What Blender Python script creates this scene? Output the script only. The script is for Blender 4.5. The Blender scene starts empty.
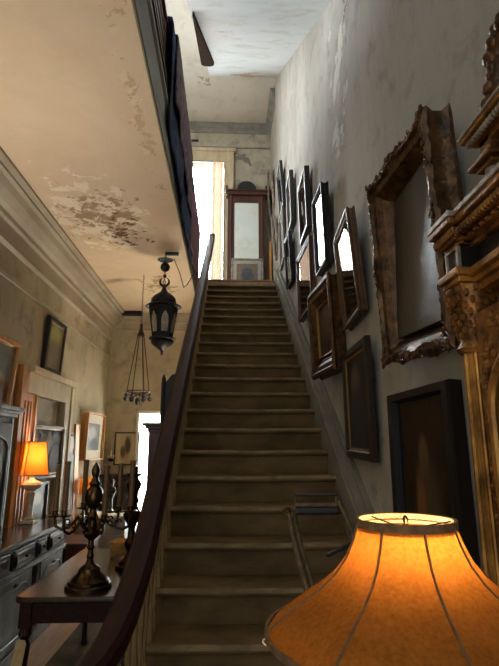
import bpy, bmesh, math, random
from mathutils import Matrix, Vector
random.seed(11)
SC = bpy.context.scene
COL = SC.collection
PI = math.pi

# ------------------------------------------------------------------ materials
def lin(c):
    return tuple((x / 12.92 if x <= .04045 else ((x + .055) / 1.055) ** 2.4) for x in c)

def rgb(r, g, b):
    return lin((r / 255., g / 255., b / 255.)) + (1.,)

class NT:
    def __init__(s, name):
        s.m = bpy.data.materials.new(name); s.m.use_nodes = True
        s.t = s.m.node_tree; s.t.nodes.clear()
        s.out = s.n('ShaderNodeOutputMaterial')
        s.tc = s.n('ShaderNodeTexCoord')
    def n(s, kind, **kw):
        x = s.t.nodes.new(kind)
        for k, v in kw.items(): setattr(x, k, v)
        return x
    def l(s, a, b): s.t.links.new(a, b)
    def inp(s, node, key, v):
        if hasattr(v, 'links') or hasattr(v, 'is_linked'): s.l(v, node.inputs[key])
        else: node.inputs[key].default_value = v
    def mapping(s, scale=(1, 1, 1), loc=(0, 0, 0), coord='Object'):
        m = s.n('ShaderNodeMapping'); s.l(s.tc.outputs[coord], m.inputs[0])
        m.inputs['Scale'].default_value = scale; m.inputs['Location'].default_value = loc
        return m.outputs[0]
    def noise(s, vec, scale, detail=6, rough=.6, dist=0):
        x = s.n('ShaderNodeTexNoise'); s.l(vec, x.inputs['Vector'])
        x.inputs['Scale'].default_value = scale; x.inputs['Detail'].default_value = detail
        x.inputs['Roughness'].default_value = rough; x.inputs['Distortion'].default_value = dist
        return x.outputs['Fac']
    def rng(s, v, a, b, c=0., d=1., smooth=False):
        x = s.n('ShaderNodeMapRange'); s.l(v, x.inputs[0])
        if smooth: x.interpolation_type = 'SMOOTHSTEP'
        for i, q in enumerate((a, b, c, d)): x.inputs[i + 1].default_value = q
        return x.outputs[0]
    def math(s, op, a, b=0.):
        x = s.n('ShaderNodeMath', operation=op); s.inp(x, 0, a); s.inp(x, 1, b); return x.outputs[0]
    def mix(s, f, a, b):
        x = s.n('ShaderNodeMix', data_type='RGBA'); s.inp(x, 0, f); s.inp(x, 6, a); s.inp(x, 7, b); return x.outputs[2]
    def bump(s, h, st=.3, dist=.01):
        x = s.n('ShaderNodeBump'); s.l(h, x.inputs['Height'])
        x.inputs['Strength'].default_value = st; x.inputs['Distance'].default_value = dist
        return x.outputs[0]
    def pbr(s, col, rough=.5, metal=0., normal=None, spec=.5, coat=0., **kw):
        b = s.n('ShaderNodeBsdfPrincipled')
        s.inp(b, 'Base Color', col); s.inp(b, 'Roughness', rough); s.inp(b, 'Metallic', metal)
        b.inputs['Specular IOR Level'].default_value = spec
        b.inputs['Coat Weight'].default_value = coat
        b.inputs['Coat Roughness'].default_value = kw.get('coat_rough', .15)
        if normal: s.l(normal, b.inputs['Normal'])
        s.l(b.outputs[0], s.out.inputs[0]); return b

def mottled(name, c1, c2, scale=4, rough=.6, metal=0., stretch=(1, 1, 1), bump=.2, fine=40, lo=.35, hi=.65, spec=.5, coat=0., detail=6, coat_rough=.15):
    n = NT(name); v = n.mapping(stretch)
    a = n.noise(v, scale, detail, .62, .3); b = n.noise(v, fine, 4)
    col = n.mix(n.rng(a, lo, hi), c1, c2)
    h = n.math('ADD', n.math('MULTIPLY', b, .5), a)
    n.pbr(col, rough, metal, n.bump(h, bump, .01) if bump else None, spec, coat, coat_rough=coat_rough)
    return n.m

def plaster(name, base, light, dark, streak=(1, 1, .25), scale=1.2, spots=(), rough=.9, dk=.6):
    """old distempered plaster: broad mottling, run marks and peeled patches at given places"""
    n = NT(name); v = n.mapping(streak); w = n.mapping((1, 1, 1))
    a = n.noise(v, scale, 8, .68, .6); b = n.noise(w, scale * 2.3, 8, .7, .4); f = n.noise(w, 38, 5)
    col = n.mix(n.rng(a, .38, .64), base, light)
    col = n.mix(n.math('MULTIPLY', n.rng(b, .52, .72), dk), col, dark)
    col = n.mix(n.math('MULTIPLY', n.rng(f, .64, .7), .35), col, dark)
    hh = n.math('ADD', a, n.math('MULTIPLY', f, .25))
    for (loc, rad, c_in, thr, sc) in spots:
        d = n.n('ShaderNodeVectorMath', operation='SUBTRACT'); n.l(n.tc.outputs['Object'], d.inputs[0]); d.inputs[1].default_value = loc
        d2 = n.n('ShaderNodeVectorMath', operation='DIVIDE'); n.l(d.outputs[0], d2.inputs[0]); d2.inputs[1].default_value = rad
        ln = n.n('ShaderNodeVectorMath', operation='LENGTH'); n.l(d2.outputs[0], ln.inputs[0])
        k = n.noise(w, sc, 7, .7, .5)
        msk = n.rng(n.math('SUBTRACT', k, n.math('MULTIPLY', ln.outputs['Value'], .22)), thr, thr + .025)
        col = n.mix(msk, col, c_in)
        hh = n.math('SUBTRACT', hh, n.math('MULTIPLY', msk, .6))
    n.pbr(col, rough, 0, n.bump(hh, .35, .012), .2)
    return n.m

def painted(name, bg1, bg2, blobs=(), rough=.35, scale=3., coat=0., crack=.12, spec=.12):
    """a painted or printed picture: mottled ground and soft shapes placed in picture fractions"""
    n = NT(name); g = n.mapping((1, 1, 1), coord='Generated')
    nz = n.noise(g, scale, 6, .65, .8)
    col = n.mix(n.rng(nz, .35, .65), bg1, bg2)
    sep = n.n('ShaderNodeSeparateXYZ'); n.l(g, sep.inputs[0])
    wob = n.math('MULTIPLY', n.math('SUBTRACT', n.noise(g, 7, 4), .5), .35)
    for (u, v, ru, rv, c, soft) in blobs:
        dx = n.math('DIVIDE', n.math('SUBTRACT', sep.outputs[0], u), ru)
        dz = n.math('DIVIDE', n.math('SUBTRACT', sep.outputs[2], v), rv)
        r2 = n.math('ADD', n.math('MULTIPLY', dx, dx), n.math('MULTIPLY', dz, dz))
        r2 = n.math('ADD', n.math('SQRT', r2), wob)
        col = n.mix(n.rng(r2, 1 - soft, 1 + soft, 1, 0, True), col, c)
    fine = n.noise(n.mapping((1, 1, 1)), 55, 5, .7)
    n.pbr(col, rough, 0, n.bump(fine, crack, .004), spec, coat)
    return n.m

def wood(name, c1, c2, rough=.4, grain=(8, 1, 8), coat=0., bump=.12, scale=3, spec=.5):
    return mottled(name, c1, c2, scale, rough, 0, grain, bump, 60, .3, .7, spec, coat)

def simple(name, c, rough=.5, metal=0., spec=.5):
    n = NT(name); f = n.noise(n.mapping(), 25, 3)
    dark = tuple(x * .72 for x in c[:3]) + (1,)
    n.pbr(n.mix(n.rng(f, .3, .7), c, dark), rough, metal, n.bump(f, .08, .005), spec); return n.m

def glass_mat(name, rough=.02, tint=(1, 1, 1, 1), refl=1.):
    n = NT(name)
    t = n.n('ShaderNodeBsdfTransparent'); t.inputs[0].default_value = tint
    g = n.n('ShaderNodeBsdfGlossy'); g.inputs['Roughness'].default_value = rough
    fr = n.n('ShaderNodeFresnel'); fr.inputs[0].default_value = 1.5
    k = n.math('MINIMUM', n.math('MULTIPLY', fr.outputs[0], 1.3 * refl), 1.)
    mx = n.n('ShaderNodeMixShader'); n.l(k, mx.inputs[0]); n.l(t.outputs[0], mx.inputs[1]); n.l(g.outputs[0], mx.inputs[2])
    n.l(mx.outputs[0], n.out.inputs[0]); return n.m

def shade_mat(name, c, trans=.75, weave=240):
    n = NT(name); f = n.noise(n.mapping((1, 1, 1)), weave, 3, .6); f2 = n.noise(n.mapping(), 14, 4)
    dark = tuple(x * .62 for x in c[:3]) + (1,)
    col = n.mix(n.rng(n.math('ADD', n.math('MULTIPLY', f, .6), n.math('MULTIPLY', f2, .4)), .35, .65), dark, c)
    d = n.n('ShaderNodeBsdfDiffuse'); n.l(col, d.inputs[0])
    t = n.n('ShaderNodeBsdfTranslucent'); n.l(col, t.inputs[0])
    mx = n.n('ShaderNodeMixShader'); mx.inputs[0].default_value = trans
    n.l(d.outputs[0], mx.inputs[1]); n.l(t.outputs[0], mx.inputs[2]); n.l(mx.outputs[0], n.out.inputs[0]); return n.m

def emit(name, c, s):
    n = NT(name); e = n.n('ShaderNodeEmission'); e.inputs[0].default_value = c; e.inputs[1].default_value = s
    n.l(e.outputs[0], n.out.inputs[0]); return n.m

# ------------------------------------------------------------------ mesh collector
class MB:
    def __init__(s): s.v = []; s.f = []
    def add(s, vs, fs, M=None):
        o = len(s.v)
        s.v += [tuple(M @ Vector(p)) if M else tuple(p) for p in vs]
        s.f += [tuple(i + o for i in f) for f in fs]; return s
    def box(s, x0, x1, y0, y1, z0, z1, M=None):
        vs = [(x, y, z) for z in (z0, z1) for y in (y0, y1) for x in (x0, x1)]
        return s.add(vs, [(0, 2, 3, 1), (4, 5, 7, 6), (0, 1, 5, 4), (2, 6, 7, 3), (0, 4, 6, 2), (1, 3, 7, 5)], M)
    def lathe(s, prof, c=(0, 0, 0), seg=20, M=None, a0=0., squash=(1, 1)):
        vs = []; fs = []; n = len(prof)
        for (r, z) in prof:
            for k in range(seg):
                a = a0 + 2 * PI * k / seg
                vs.append((c[0] + max(r, .0004) * math.cos(a) * squash[0], c[1] + max(r, .0004) * math.sin(a) * squash[1], c[2] + z))
        for i in range(n - 1):
            for k in range(seg):
                k2 = (k + 1) % seg
                fs.append((i * seg + k, i * seg + k2, (i + 1) * seg + k2, (i + 1) * seg + k))
        fs.append(tuple(reversed(range(seg)))); fs.append(tuple((n - 1) * seg + k for k in range(seg)))
        return s.add(vs, fs, M)
    def ball(s, c, r, seg=10, rings=6, M=None):
        if not isinstance(r, tuple): r = (r, r, r)
        vs = []; fs = []
        for i in range(rings + 1):
            t = PI * i / rings
            for k in range(seg):
                a = 2 * PI * k / seg; q = max(math.sin(t), .002)
                vs.append((c[0] + r[0] * q * math.cos(a), c[1] + r[1] * q * math.sin(a), c[2] - r[2] * math.cos(t)))
        for i in range(rings):
            for k in range(seg):
                k2 = (k + 1) % seg
                fs.append((i * seg + k, i * seg + k2, (i + 1) * seg + k2, (i + 1) * seg + k))
        fs.append(tuple(reversed(range(seg)))); fs.append(tuple(rings * seg + k for k in range(seg)))
        return s.add(vs, fs, M)
    def tube(s, pts, r, seg=8, M=None, up=(0, 0, 1), shape=None):
        """tube along pts; r number or list; shape: list of (a,b) cross section multipliers"""
        P = [Vector(p) for p in pts]; n = len(P)
        R = r if isinstance(r, (list, tuple)) else [r] * n
        cs = shape or [(math.cos(2 * PI * k / seg), math.sin(2 * PI * k / seg)) for k in range(seg)]
        seg = len(cs); vs = []; fs = []; prev = None
        for i in range(n):
            d = (P[min(i + 1, n - 1)] - P[max(i - 1, 0)]).normalized()
            if shape:
                a = d.cross(Vector(up)).normalized()
            elif prev is None:
                a = d.cross(Vector((0, 0, 1)) if abs(d.z) < .9 else Vector((1, 0, 0))).normalized()
            else:
                a = (prev - d * prev.dot(d)).normalized()
            prev = a; b = a.cross(d).normalized()
            for (x, y) in cs: vs.append(tuple(P[i] + (a * x + b * y) * R[i]))
        for i in range(n - 1):
            for k in range(seg):
                k2 = (k + 1) % seg
                fs.append((i * seg + k, i * seg + k2, (i + 1) * seg + k2, (i + 1) * seg + k))
        fs.append(tuple(reversed(range(seg)))); fs.append(tuple((n - 1) * seg + k for k in range(seg)))
        return s.add(vs, fs, M)
    def prism(s, poly, axis, a, b, M=None):
        """poly of 2D points extruded along axis (0,1,2) from a to b; 2D = remaining axes in order"""
        n = len(poly); vs = []
        for q in (a, b):
            for p in poly:
                l = list(p); l.insert(axis, q); vs.append(tuple(l))
        fs = [tuple(range(n)), tuple(reversed(range(n, 2 * n)))]
        fs += [(i, n + i, n + (i + 1) % n, (i + 1) % n) for i in range(n)]
        return s.add(vs, fs, M)
    def rectframe(s, W, H, prof, ns=1, wave=None, M=None):
        """mitred picture frame facing -Y. prof = closed list of (inset, out, wave weight)"""
        loop = []
        cor = [(-1, 1), (1, 1), (1, -1), (-1, -1)]
        for c in range(4):
            for i in range(ns): loop.append((c, i / ns))
        n = len(loop); m = len(prof); vs = []; fs = []
        for (c, t) in loop:
            for pr in prof:
                ins, out = pr[0], pr[1]; ww = pr[2] if len(pr) > 2 else 0.
                e = wave(c, t) * ww if wave else 0.
                hw, hh = W / 2 - ins + e, H / 2 - ins + e
                a, b = cor[c], cor[(c + 1) % 4]
                x = (a[0] * (1 - t) + b[0] * t) * hw; z = (a[1] * (1 - t) + b[1] * t) * hh
                jx = random.uniform(-1, 1) * .004 * ww; vs.append((x + jx, -out + jx, z + jx))
        for i in range(n):
            i2 = (i + 1) % n
            for k in range(m):
                k2 = (k + 1) % m
                fs.append((i * m + k, i * m + k2, i2 * m + k2, i2 * m + k))
        return s.add(vs, fs, M)
    def build(s, name, mat, parent=None, smooth=False, bevel=0., sub=0):
        me = bpy.data.meshes.new(name); me.from_pydata(s.v, [], s.f)
        bm = bmesh.new(); bm.from_mesh(me); bmesh.ops.recalc_face_normals(bm, faces=bm.faces); bm.to_mesh(me); bm.free()
        me.materials.append(mat)
        if smooth:
            for p in me.polygons: p.use_smooth = True
        o = bpy.data.objects.new(name, me); COL.objects.link(o)
        if parent: o.parent = parent
        if bevel:
            b = o.modifiers.new('bevel', 'BEVEL'); b.width = bevel; b.segments = 2; b.limit_method = 'ANGLE'; b.angle_limit = .6
        if smooth:
            try:
                me.set_sharp_from_angle(angle=.6)
            except Exception: pass
        if sub:
            q = o.modifiers.new('sub', 'SUBSURF'); q.levels = sub; q.render_levels = sub
        return o

def tag(o, label=None, cat=None, group=None, kind=None):
    if label: o['label'] = label
    if cat: o['category'] = cat
    if group: o['group'] = group
    if kind: o['kind'] = kind
    return o

def empty(name, loc=(0, 0, 0), rz=0., label=None, cat=None, group=None):
    o = bpy.data.objects.new(name, None); COL.objects.link(o); o.empty_display_size = .1
    o.location = loc; o.rotation_euler = (0, 0, rz)
    return tag(o, label, cat, group)

def structure(o): o['kind'] = 'structure'; return o

def copy_tree(o, parent=None):
    c = o.copy(); COL.objects.link(c)
    if parent: c.parent = parent
    for ch in list(o.children): copy_tree(ch, c)
    return c

# ------------------------------------------------------------------ palette
M = {}
M['wall'] = plaster('grey_plaster', rgb(164, 159, 149), rgb(184, 180, 170), rgb(126, 117, 103), (1, .8, .22), 1.5, rough=.85, dk=.7,
    spots=[((.9, 3.6, 4.6), (1, .5, 1.3), rgb(206, 204, 194), .44, 2.2), ((.9, 2.75, 1.5), (1, .5, .55), rgb(186, 178, 160), .42, 5), ((.9, 3.3, 5.2), (1, .22, .9), rgb(120, 110, 96), .5, 9)])
M['wall_room'] = plaster('room_plaster', rgb(158, 146, 121), rgb(190, 176, 148), rgb(110, 97, 76), (.6, .6, .3), 1.3, dk=.8)
M['wall_far'] = plaster('upper_hall_plaster', rgb(158, 150, 132), rgb(190, 182, 162), rgb(112, 106, 94), (1, 1, .5), 1.6, dk=.8,
    spots=[((.2, 10.2, 8.2), (.6, 1, .5), rgb(120, 118, 108), .46, 2.5)])
M['ceiling'] = plaster('room_ceiling_plaster', rgb(212, 188, 156), rgb(222, 200, 170), rgb(190, 166, 136), (1, 1, 1), .7, dk=.35,
    spots=[((-1.42, 5.0, 4.05), (.62, .85, 1), rgb(232, 218, 194), .35, 5.0), ((-1.35, 4.95, 4.05), (.62, .85, 1), rgb(170, 144, 112), .415, 7.0),
           ((-1.20, 5.3, 4.05), (.7, .9, 1), rgb(118, 90, 62), .48, 9.0), ((-1.2, 5.6, 4.05), (.2, .2, 1), rgb(104, 76, 52), .46, 7),
           ((-.68, 3.2, 4.05), (.12, 1.6, 1), rgb(196, 170, 136), .44, 4.0), ((-.7, 3.0, 4.05), (.15, 1.8, 1), rgb(222, 202, 172), .48, 8.0), ((-1.0, 7.2, 4.05), (.5, .9, 1), rgb(170, 144, 112), .46, 8.0)])
M['soffit'] = plaster('pale_soffit_plaster', rgb(200, 203, 202), rgb(210, 213, 213), rgb(176, 168, 152), (.5, 1.2, 1), 1.1, dk=.7,
    spots=[((.3, 8.3, 8.8), (.9, .5, .6), rgb(176, 158, 132), .42, 2.5), ((-.1, 5.0, 6.5), (.5, .25, .3), rgb(160, 146, 126), .5, 6)])
M['ceiling_upper'] = plaster('upper_ceiling_plaster', rgb(200, 195, 180), rgb(210, 205, 192), rgb(170, 162, 144), (1, 1, 1), 1.4, dk=.6,
    spots=[((-.6, 8.7, 8.9), (.5, .5, 1), rgb(170, 156, 130), .47, 5)])
M['cornice'] = mottled('cornice_paint', rgb(182, 170, 148), rgb(156, 143, 121), 3, .75, 0, (1, .4, 1), .15)
M['cornice_grey'] = mottled('grey_cornice_paint', rgb(150, 148, 138), rgb(120, 118, 110), 4, .75, 0, (1, 1, 1), .15)
M['casing'] = mottled('cream_casing_paint', rgb(214, 200, 170), rgb(190, 172, 138), 3, .6, 0, (2, 2, .5), .1)
M['floor'] = wood('floor_boards', rgb(182, 142, 106), rgb(146, 108, 76), .3, (10, .7, 1))
M['grey_paint'] = mottled('grey_green_trim_paint', rgb(138, 134, 120), rgb(112, 108, 96), 5, .55, 0, (1, .3, 1), .1)
M['fascia'] = wood('brown_fascia', rgb(98, 72, 52), rgb(72, 52, 38), .6, (6, .6, 6))
M['carpet'] = mottled('olive_stair_carpet', rgb(124, 102, 70), rgb(92, 75, 50), 3.0, .92, 0, (1, 2, 2), .45, 170, .35, .65, .15)
M['carpet_lit_edge'] = mottled('lit_carpet_edge', rgb(150, 130, 98), rgb(106, 89, 63), 5.0, .85, 0, (1, 2, 2), .4, 170, .35, .65, .2)  # paler nosing colour stands for landing light on the tread edges
M['mahogany'] = wood('mahogany_rail', rgb(56, 27, 21), rgb(34, 17, 13), .45, (8, 1, 8), .0, .12, 3, .18)
M['mahogany_dull'] = wood('red_brown_wood', rgb(92, 52, 38), rgb(58, 30, 22), .4, (3, 3, 1))
M['pale_wood'] = mottled('ochre_baluster_paint', rgb(150, 124, 80), rgb(122, 98, 60), 6, .55, 0, (1, 1, 1), .1)
M['black_wood'] = wood('black_wood', rgb(26, 22, 20), rgb(15, 13, 12), .38, (4, 4, 1))
M['dark_wood'] = wood('dark_frame_wood', rgb(54, 38, 28), rgb(34, 24, 18), .35, (4, 4, 4))
M['board'] = mottled('dull_dark_board', rgb(62, 46, 38), rgb(44, 33, 28), 5, 1., 0, (4, .6, 4), .1, 40, .35, .65, .02)
M['brown_frame'] = wood('brown_frame_wood', rgb(98, 70, 46), rgb(66, 44, 28), .38, (5, 5, 5))
M['blue_wood'] = wood('blue_black_wood', rgb(22, 25, 34), rgb(14, 16, 22), .55, (3, 3, 1))
M['grey_wood'] = wood('grey_washed_carved_wood', rgb(132, 134, 140), rgb(88, 88, 92), .4, (4, 4, 1.2), 0, .3)
M['table_wood'] = wood('polished_table_wood', rgb(58, 42, 26), rgb(36, 25, 16), .22, (6, .7, 2), .35)
M['bronze'] = mottled('bronze_gilt_frame', rgb(112, 80, 48), rgb(48, 32, 20), 14, .34, .55, (1, 1, 1), .45, 70, .35, .65)
M['bronze_lump'] = mottled('bronze_carving', rgb(120, 84, 52), rgb(44, 28, 18), 22, .3, .55, (1, 1, 1), .5, 80)
M['gold'] = mottled('old_gold_leaf', rgb(196, 144, 70), rgb(120, 82, 38), 9, .36, .6, (1, 1, 1), .4, 60)
M['gold_dark'] = mottled('worn_dark_gilding', rgb(168, 120, 62), rgb(76, 50, 28), 16, .38, .6, (1, 1, 1), .5, 70)
M['silver'] = mottled('tarnished_silver_edge', rgb(170, 162, 148), rgb(110, 98, 82), 12, .35, .4, (1, 1, 1), .3)
M['gilt_strip'] = simple('gilt_slip', rgb(178, 138, 80), .35, .5)
M['gold_and_lamplit_wood'] = mottled('orange_gilt_and_lamplit_wood', rgb(206, 150, 84), rgb(160, 106, 52), 6, .45, .15, (4, 4, .6), .15)  # gilt and orange wood; also paints lamplight on pilaster, print frame and panel edge
M['mat_board'] = simple('cream_mat_board', rgb(226, 216, 194), .85)
M['glass'] = glass_mat('picture_glass', .015)
M['glass_rough'] = glass_mat('old_picture_glass', .08)
_m = NT('mirror_silvering'); _m.pbr(rgb(226, 228, 218), .02, 1.); M['mirror'] = _m.m
M['mirror_dark'] = simple('dark_mirror_silvering', rgb(120, 104, 84), .12, 1.)
M['iron'] = mottled('black_lantern_iron', rgb(36, 36, 40), rgb(22, 22, 25), 20, .45, .5, (1, 1, 1), .3, 60)
M['lantern_glass'] = mottled('frosted_lantern_glass', rgb(168, 158, 138), rgb(120, 112, 98), 12, .35, 0, (1, 1, 1), .1)
M['brass'] = mottled('tarnished_brass', rgb(104, 82, 54), rgb(44, 33, 22), 12, .24, .9, (1, 1, 1), .2, 40)
M['brass_dark'] = mottled('dark_tarnished_brass', rgb(88, 66, 44), rgb(36, 27, 19), 12, .26, .85, (1, 1, 1), .2, 40)
M['rusty'] = simple('rusty_chain_metal', rgb(66, 48, 36), .5, .5)
M['crystal'] = glass_mat('crystal_drop', .02, (.95, .97, 1, 1), 2.)
M['candle'] = simple('dark_candle_tube', rgb(122, 92, 60), .5, .3)
M['ceramic'] = simple('cream_glazed_ceramic', rgb(232, 222, 200), .2)
M['shade_big'] = shade_mat('linen_lamp_shade', rgb(174, 112, 48), .5, 150)
M['shade_small'] = shade_mat('orange_lamp_shade', rgb(222, 150, 66), .5)
M['lining'] = shade_mat('white_shade_lining', rgb(250, 236, 204), .4)
M['shade_trim'] = mottled('brown_shade_braid', rgb(120, 92, 56), rgb(88, 64, 38), 60, .8, 0, (1, 1, 1), .3, 200)
M['bulb'] = emit('glowing_bulb', (1., .66, .30, 1), 40.)
M['bulb_dim'] = emit('glowing_small_bulb', (1., .5, .15, 1), 14.)
M['tag'] = simple('buff_paper_tag', rgb(206, 180, 128), .85)
M['navy_cloth'] = mottled('navy_quilt', rgb(84, 94, 122), rgb(56, 62, 84), 9, .95, 0, (1, 1, 1), .4, 60, .4, .6, .1)
M['brown_cloth'] = mottled('plum_brown_rug', rgb(138, 118, 116), rgb(92, 82, 96), 8, .95, 0, (1, 2, 2), .4, 70, .4, .6, .1)
M['pink_cloth'] = shade_mat('plum_pink_blanket', rgb(190, 150, 160), .35, 40)
M['curtain'] = shade_mat('peach_curtain', rgb(232, 208, 184), .11, 60)
M['rug'] = mottled('olive_rug', rgb(92, 74, 46), rgb(68, 54, 34), 3, .95, 0, (1, 1, 1), .4, 140, .4, .6, .1)
M['white_paint'] = mottled('white_door_paint', rgb(228, 222, 206), rgb(208, 200, 180), 3, .5, 0, (1, 1, 1), .08)
M['white_chest'] = mottled('pale_grey_chest_paint', rgb(170, 164, 152), rgb(138, 130, 118), 4, .5, 0, (1, 1, 1), .1)
M['hole'] = simple('dark_gap', rgb(24, 26, 36), .9)
M['sheer'] = shade_mat('sheer_curtain', rgb(246, 242, 232), .75)
_n = NT('thin_door_diffuser'); _a = _n.n('ShaderNodeBsdfTranslucent'); _a.inputs[0].default_value = rgb(246, 242, 232); _b = _n.n('ShaderNodeBsdfTransparent'); _x = _n.n('ShaderNodeMixShader')
_x.inputs[0].default_value = .30; _n.l(_a.outputs[0], _x.inputs[1]); _n.l(_b.outputs[0], _x.inputs[2]); _n.l(_x.outputs[0], _n.out.inputs[0]); M['diffuser'] = _n.m
M['grey_post'] = mottled('worn_brown_stand', rgb(112, 88, 58), rgb(62, 46, 30), 10, .4, .1, (6, 6, 1), .2)

# ------------------------------------------------------------------ numbers of the place
RX = .90            # right wall
LX = -2.15          # left wall
R_, T_ = .184, .275
Y0, Z0 = 2.715, .736          # fourth nosing
def nose(k): return Y0 + T_ * k, Z0 + R_ * k      # k = -3 .. 21 (21 = landing)
SLOPE = R_ / T_
LAND_Y, LAND_Z = nose(21)     # 8.49, 4.60
CZ = 4.05           # room ceiling
BY = 9.0            # back wall of room
FY = 10.2           # far wall of the upper hall
UZ = 8.92           # upper ceiling
EX = -.58           # edge of the opening in the ceiling

# ------------------------------------------------------------------ the setting
structure(MB().box(-4.2, 1.1, -1.2, 9.2, -.12, 0).build('floor', M['floor']))
structure(MB().box(RX, RX + .2, -1.2, FY + .2, 0, UZ + .1).build('wall_right', M['wall']))
# left wall with the recess of the cased opening
w = MB()
RY0, RY1, RZ1 = 5.62, 6.55, 2.24
w.box(LX - .2, LX, -1.2, RY0, 0, CZ); w.box(LX - .2, LX, RY1, BY + .2, 0, CZ); w.box(LX - .2, LX, RY0, RY1, RZ1, CZ)
w.box(LX - .2, LX - .05, RY0 - .01, RY1 + .01, 0, RZ1 + .01)
structure(w.build('wall_left', M['wall_room']))
# back wall with the bright doorway
DX0, DX1, DZ = -1.58, -.84, 2.28
w = MB(); w.box(LX - .2, DX0, BY, BY + .18, 0, CZ); w.box(DX1, RX, BY, BY + .18, 0, CZ); w.box(DX0, DX1, BY, BY + .18, DZ, CZ)
structure(w.build('wall_back', M['wall_room']))
# the closed side below the stairs
def zs(y, off): return Z0 + (y - Y0) * SLOPE + off
w = MB(); w.prism([(2.3, .0), (BY, .0), (BY, CZ), (8.0, CZ), (2.3, zs(2.3, -.32))], 0, -.40, -.36)
structure(w.build('wall_stair', M['wall_room']))
# room ceiling, floor structure above it
structure(MB().box(LX - .2, EX + .03, -1.2, BY + .2, CZ, CZ + .05).build('ceiling', M['ceiling']))
w = MB(); w.box(-3.2, EX, -1.2, FY, LAND_Z - .12, LAND_Z)
w.box(EX, RX, LAND_Y, FY, LAND_Z - .2, LAND_Z)
structure(w.build('floor_upper', M['floor']))
structure(MB().prism([(EX - .02, CZ + .055), (EX + .02, CZ + .055), (EX + .035, CZ + .07), (EX + .035, CZ + .40), (EX + .055, CZ + .42), (EX + .055, CZ + .46), (EX - .02, CZ + .46)], 1, -1.2, 8.4).build('trim_1', M['grey_paint']))
w = MB()
w.box(EX - .04, EX + .03, -1.2, 8.4, CZ + .46, LAND_Z + .04); w.box(EX - .04, EX + .045, -1.2, 8.4, LAND_Z + .04, LAND_Z + .07)
structure(w.build('trim_2', M['fascia']))
# upper hall
w = MB(); w.box(-3.2, -1.02, FY, FY + .25, LAND_Z - .6, UZ); w.box(-.12, RX, FY, FY + .25, LAND_Z - .6, UZ); w.box(-1.02, -.12, FY, FY + .25, 8.0, UZ)
structure(w.build('wall_far', M['wall_far']))
w = MB()
w.box(-3.4, -3.2, -1.2, 4.6, LAND_Z, UZ); w.box(-3.4, -3.2, 6.4, FY + .2, LAND_Z, UZ); w.box(-3.4, -3.2, 4.6, 6.4, 7.9, UZ)
structure(w.build('wall_upper', M['wall_far']))
w = MB(); w.box(-3.4, -.43, -1.2, FY + .2, UZ, UZ + .1); w.box(-.43, RX + .2, 8.62, FY + .2, UZ, UZ + .1)
structure(w.build('ceiling_upper', M['ceiling_upper']))
def zsof(y): return 5.61 + .672 * (y - 3.69)
w = MB(); w.prism([(1.6, zsof(1.6)), (8.62, zsof(8.62)), (8.62, zsof(8.62) + .25), (1.6, zsof(1.6) + .28)], 0, -.43, RX)
structure(w.build('ceiling_soffit', M['soffit']))
# cornices
corn = [(0, 0), (.29, 0), (.29, -.03), (.24, -.05), (.24, -.075), (.20, -.085), (.17, -.14), (.11, -.20), (.06, -.22), (.06, -.27), (.03, -.29), (.03, -.46), (.05, -.475), (.03, -.49), (0, -.5)]
structure(MB().prism([(LX + a, CZ + b) for a, b in corn], 1, -1.2, BY).build('trim_3', M['cornice'], bevel=.004))
structure(MB().prism([(BY - a * .8, CZ + b * .55) for a, b in corn], 0, LX, -.42).build('trim_4', M['cornice'], bevel=.004))
structure(MB().prism([(FY - a * .5, UZ + b * .4) for a, b in corn], 0, -3.2, RX).build('trim_5', M['cornice_grey'], bevel=.003))
structure(MB().prism([(RX - a * .35, UZ + b * .7) for a, b in corn], 1, 8.9, FY).build('trim_6', M['cornice_grey'], bevel=.003))
structure(MB().box(LX, LX + .025, -1.2, BY, 3.26, 3.30).build('trim_7', M['cornice']))
structure(MB().box(-3.2, RX, FY - .03, FY, 8.34, 8.37).build('trim_8', M['cornice_grey']))
# stepped string board against the right wall
w = MB(); w.prism([(1.9, 0.), (2.1, 0), (8.5, zs(8.5, -.5)), (8.5, zs(8.5, .16)), (1.9, zs(1.9, .16))], 0, .80, RX - .03)
w.prism([(1.9, zs(1.9, .16)), (8.5, zs(8.5, .16)), (8.5, zs(8.5, .19)), (1.9, zs(1.9, .19))], 0, .815, RX)
w.prism([(1.9, zs(1.9, .19)), (8.5, zs(8.5, .19)), (8.5, zs(8.5, .235)), (1.9, zs(1.9, .235))], 0, .86, RX)
structure(w.build('baseboard_right', M['grey_paint'], bevel=.004))

# window on the landing
w = MB()
for x0, x1, z0, z1 in ((-1.24, -1.0, LAND_Z, 7.97), (-.14, .07, LAND_Z, 7.97), (-1.24, .07, 7.97, 8.22)): w.box(x0, x1, FY - .06, FY + .02, z0, z1)
w.box(-1.3, .11, FY - .09, FY, 8.22, 8.30)
for x in (-.155, -1.0, .035): w.box(x, x + .03, FY - .085, FY - .055, LAND_Z, 7.96)
wf = structure(w.build('window_1', M['casing'], bevel=.005))
w = MB()
for x in (-1.02, -.16): w.box(x, x + .04, FY + .12, FY + .17, LAND_Z, 7.98)
for z in (LAND_Z, 7.93): w.box(-1.02, -.12, FY + .12, FY + .17, z, z + .05)
w.build('sash', M['white_paint'], wf)
MB().box(-1.02, -.12, FY + .135, FY + .145, LAND_Z, 7.98).build('window_pane', M['glass'], wf)
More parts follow.
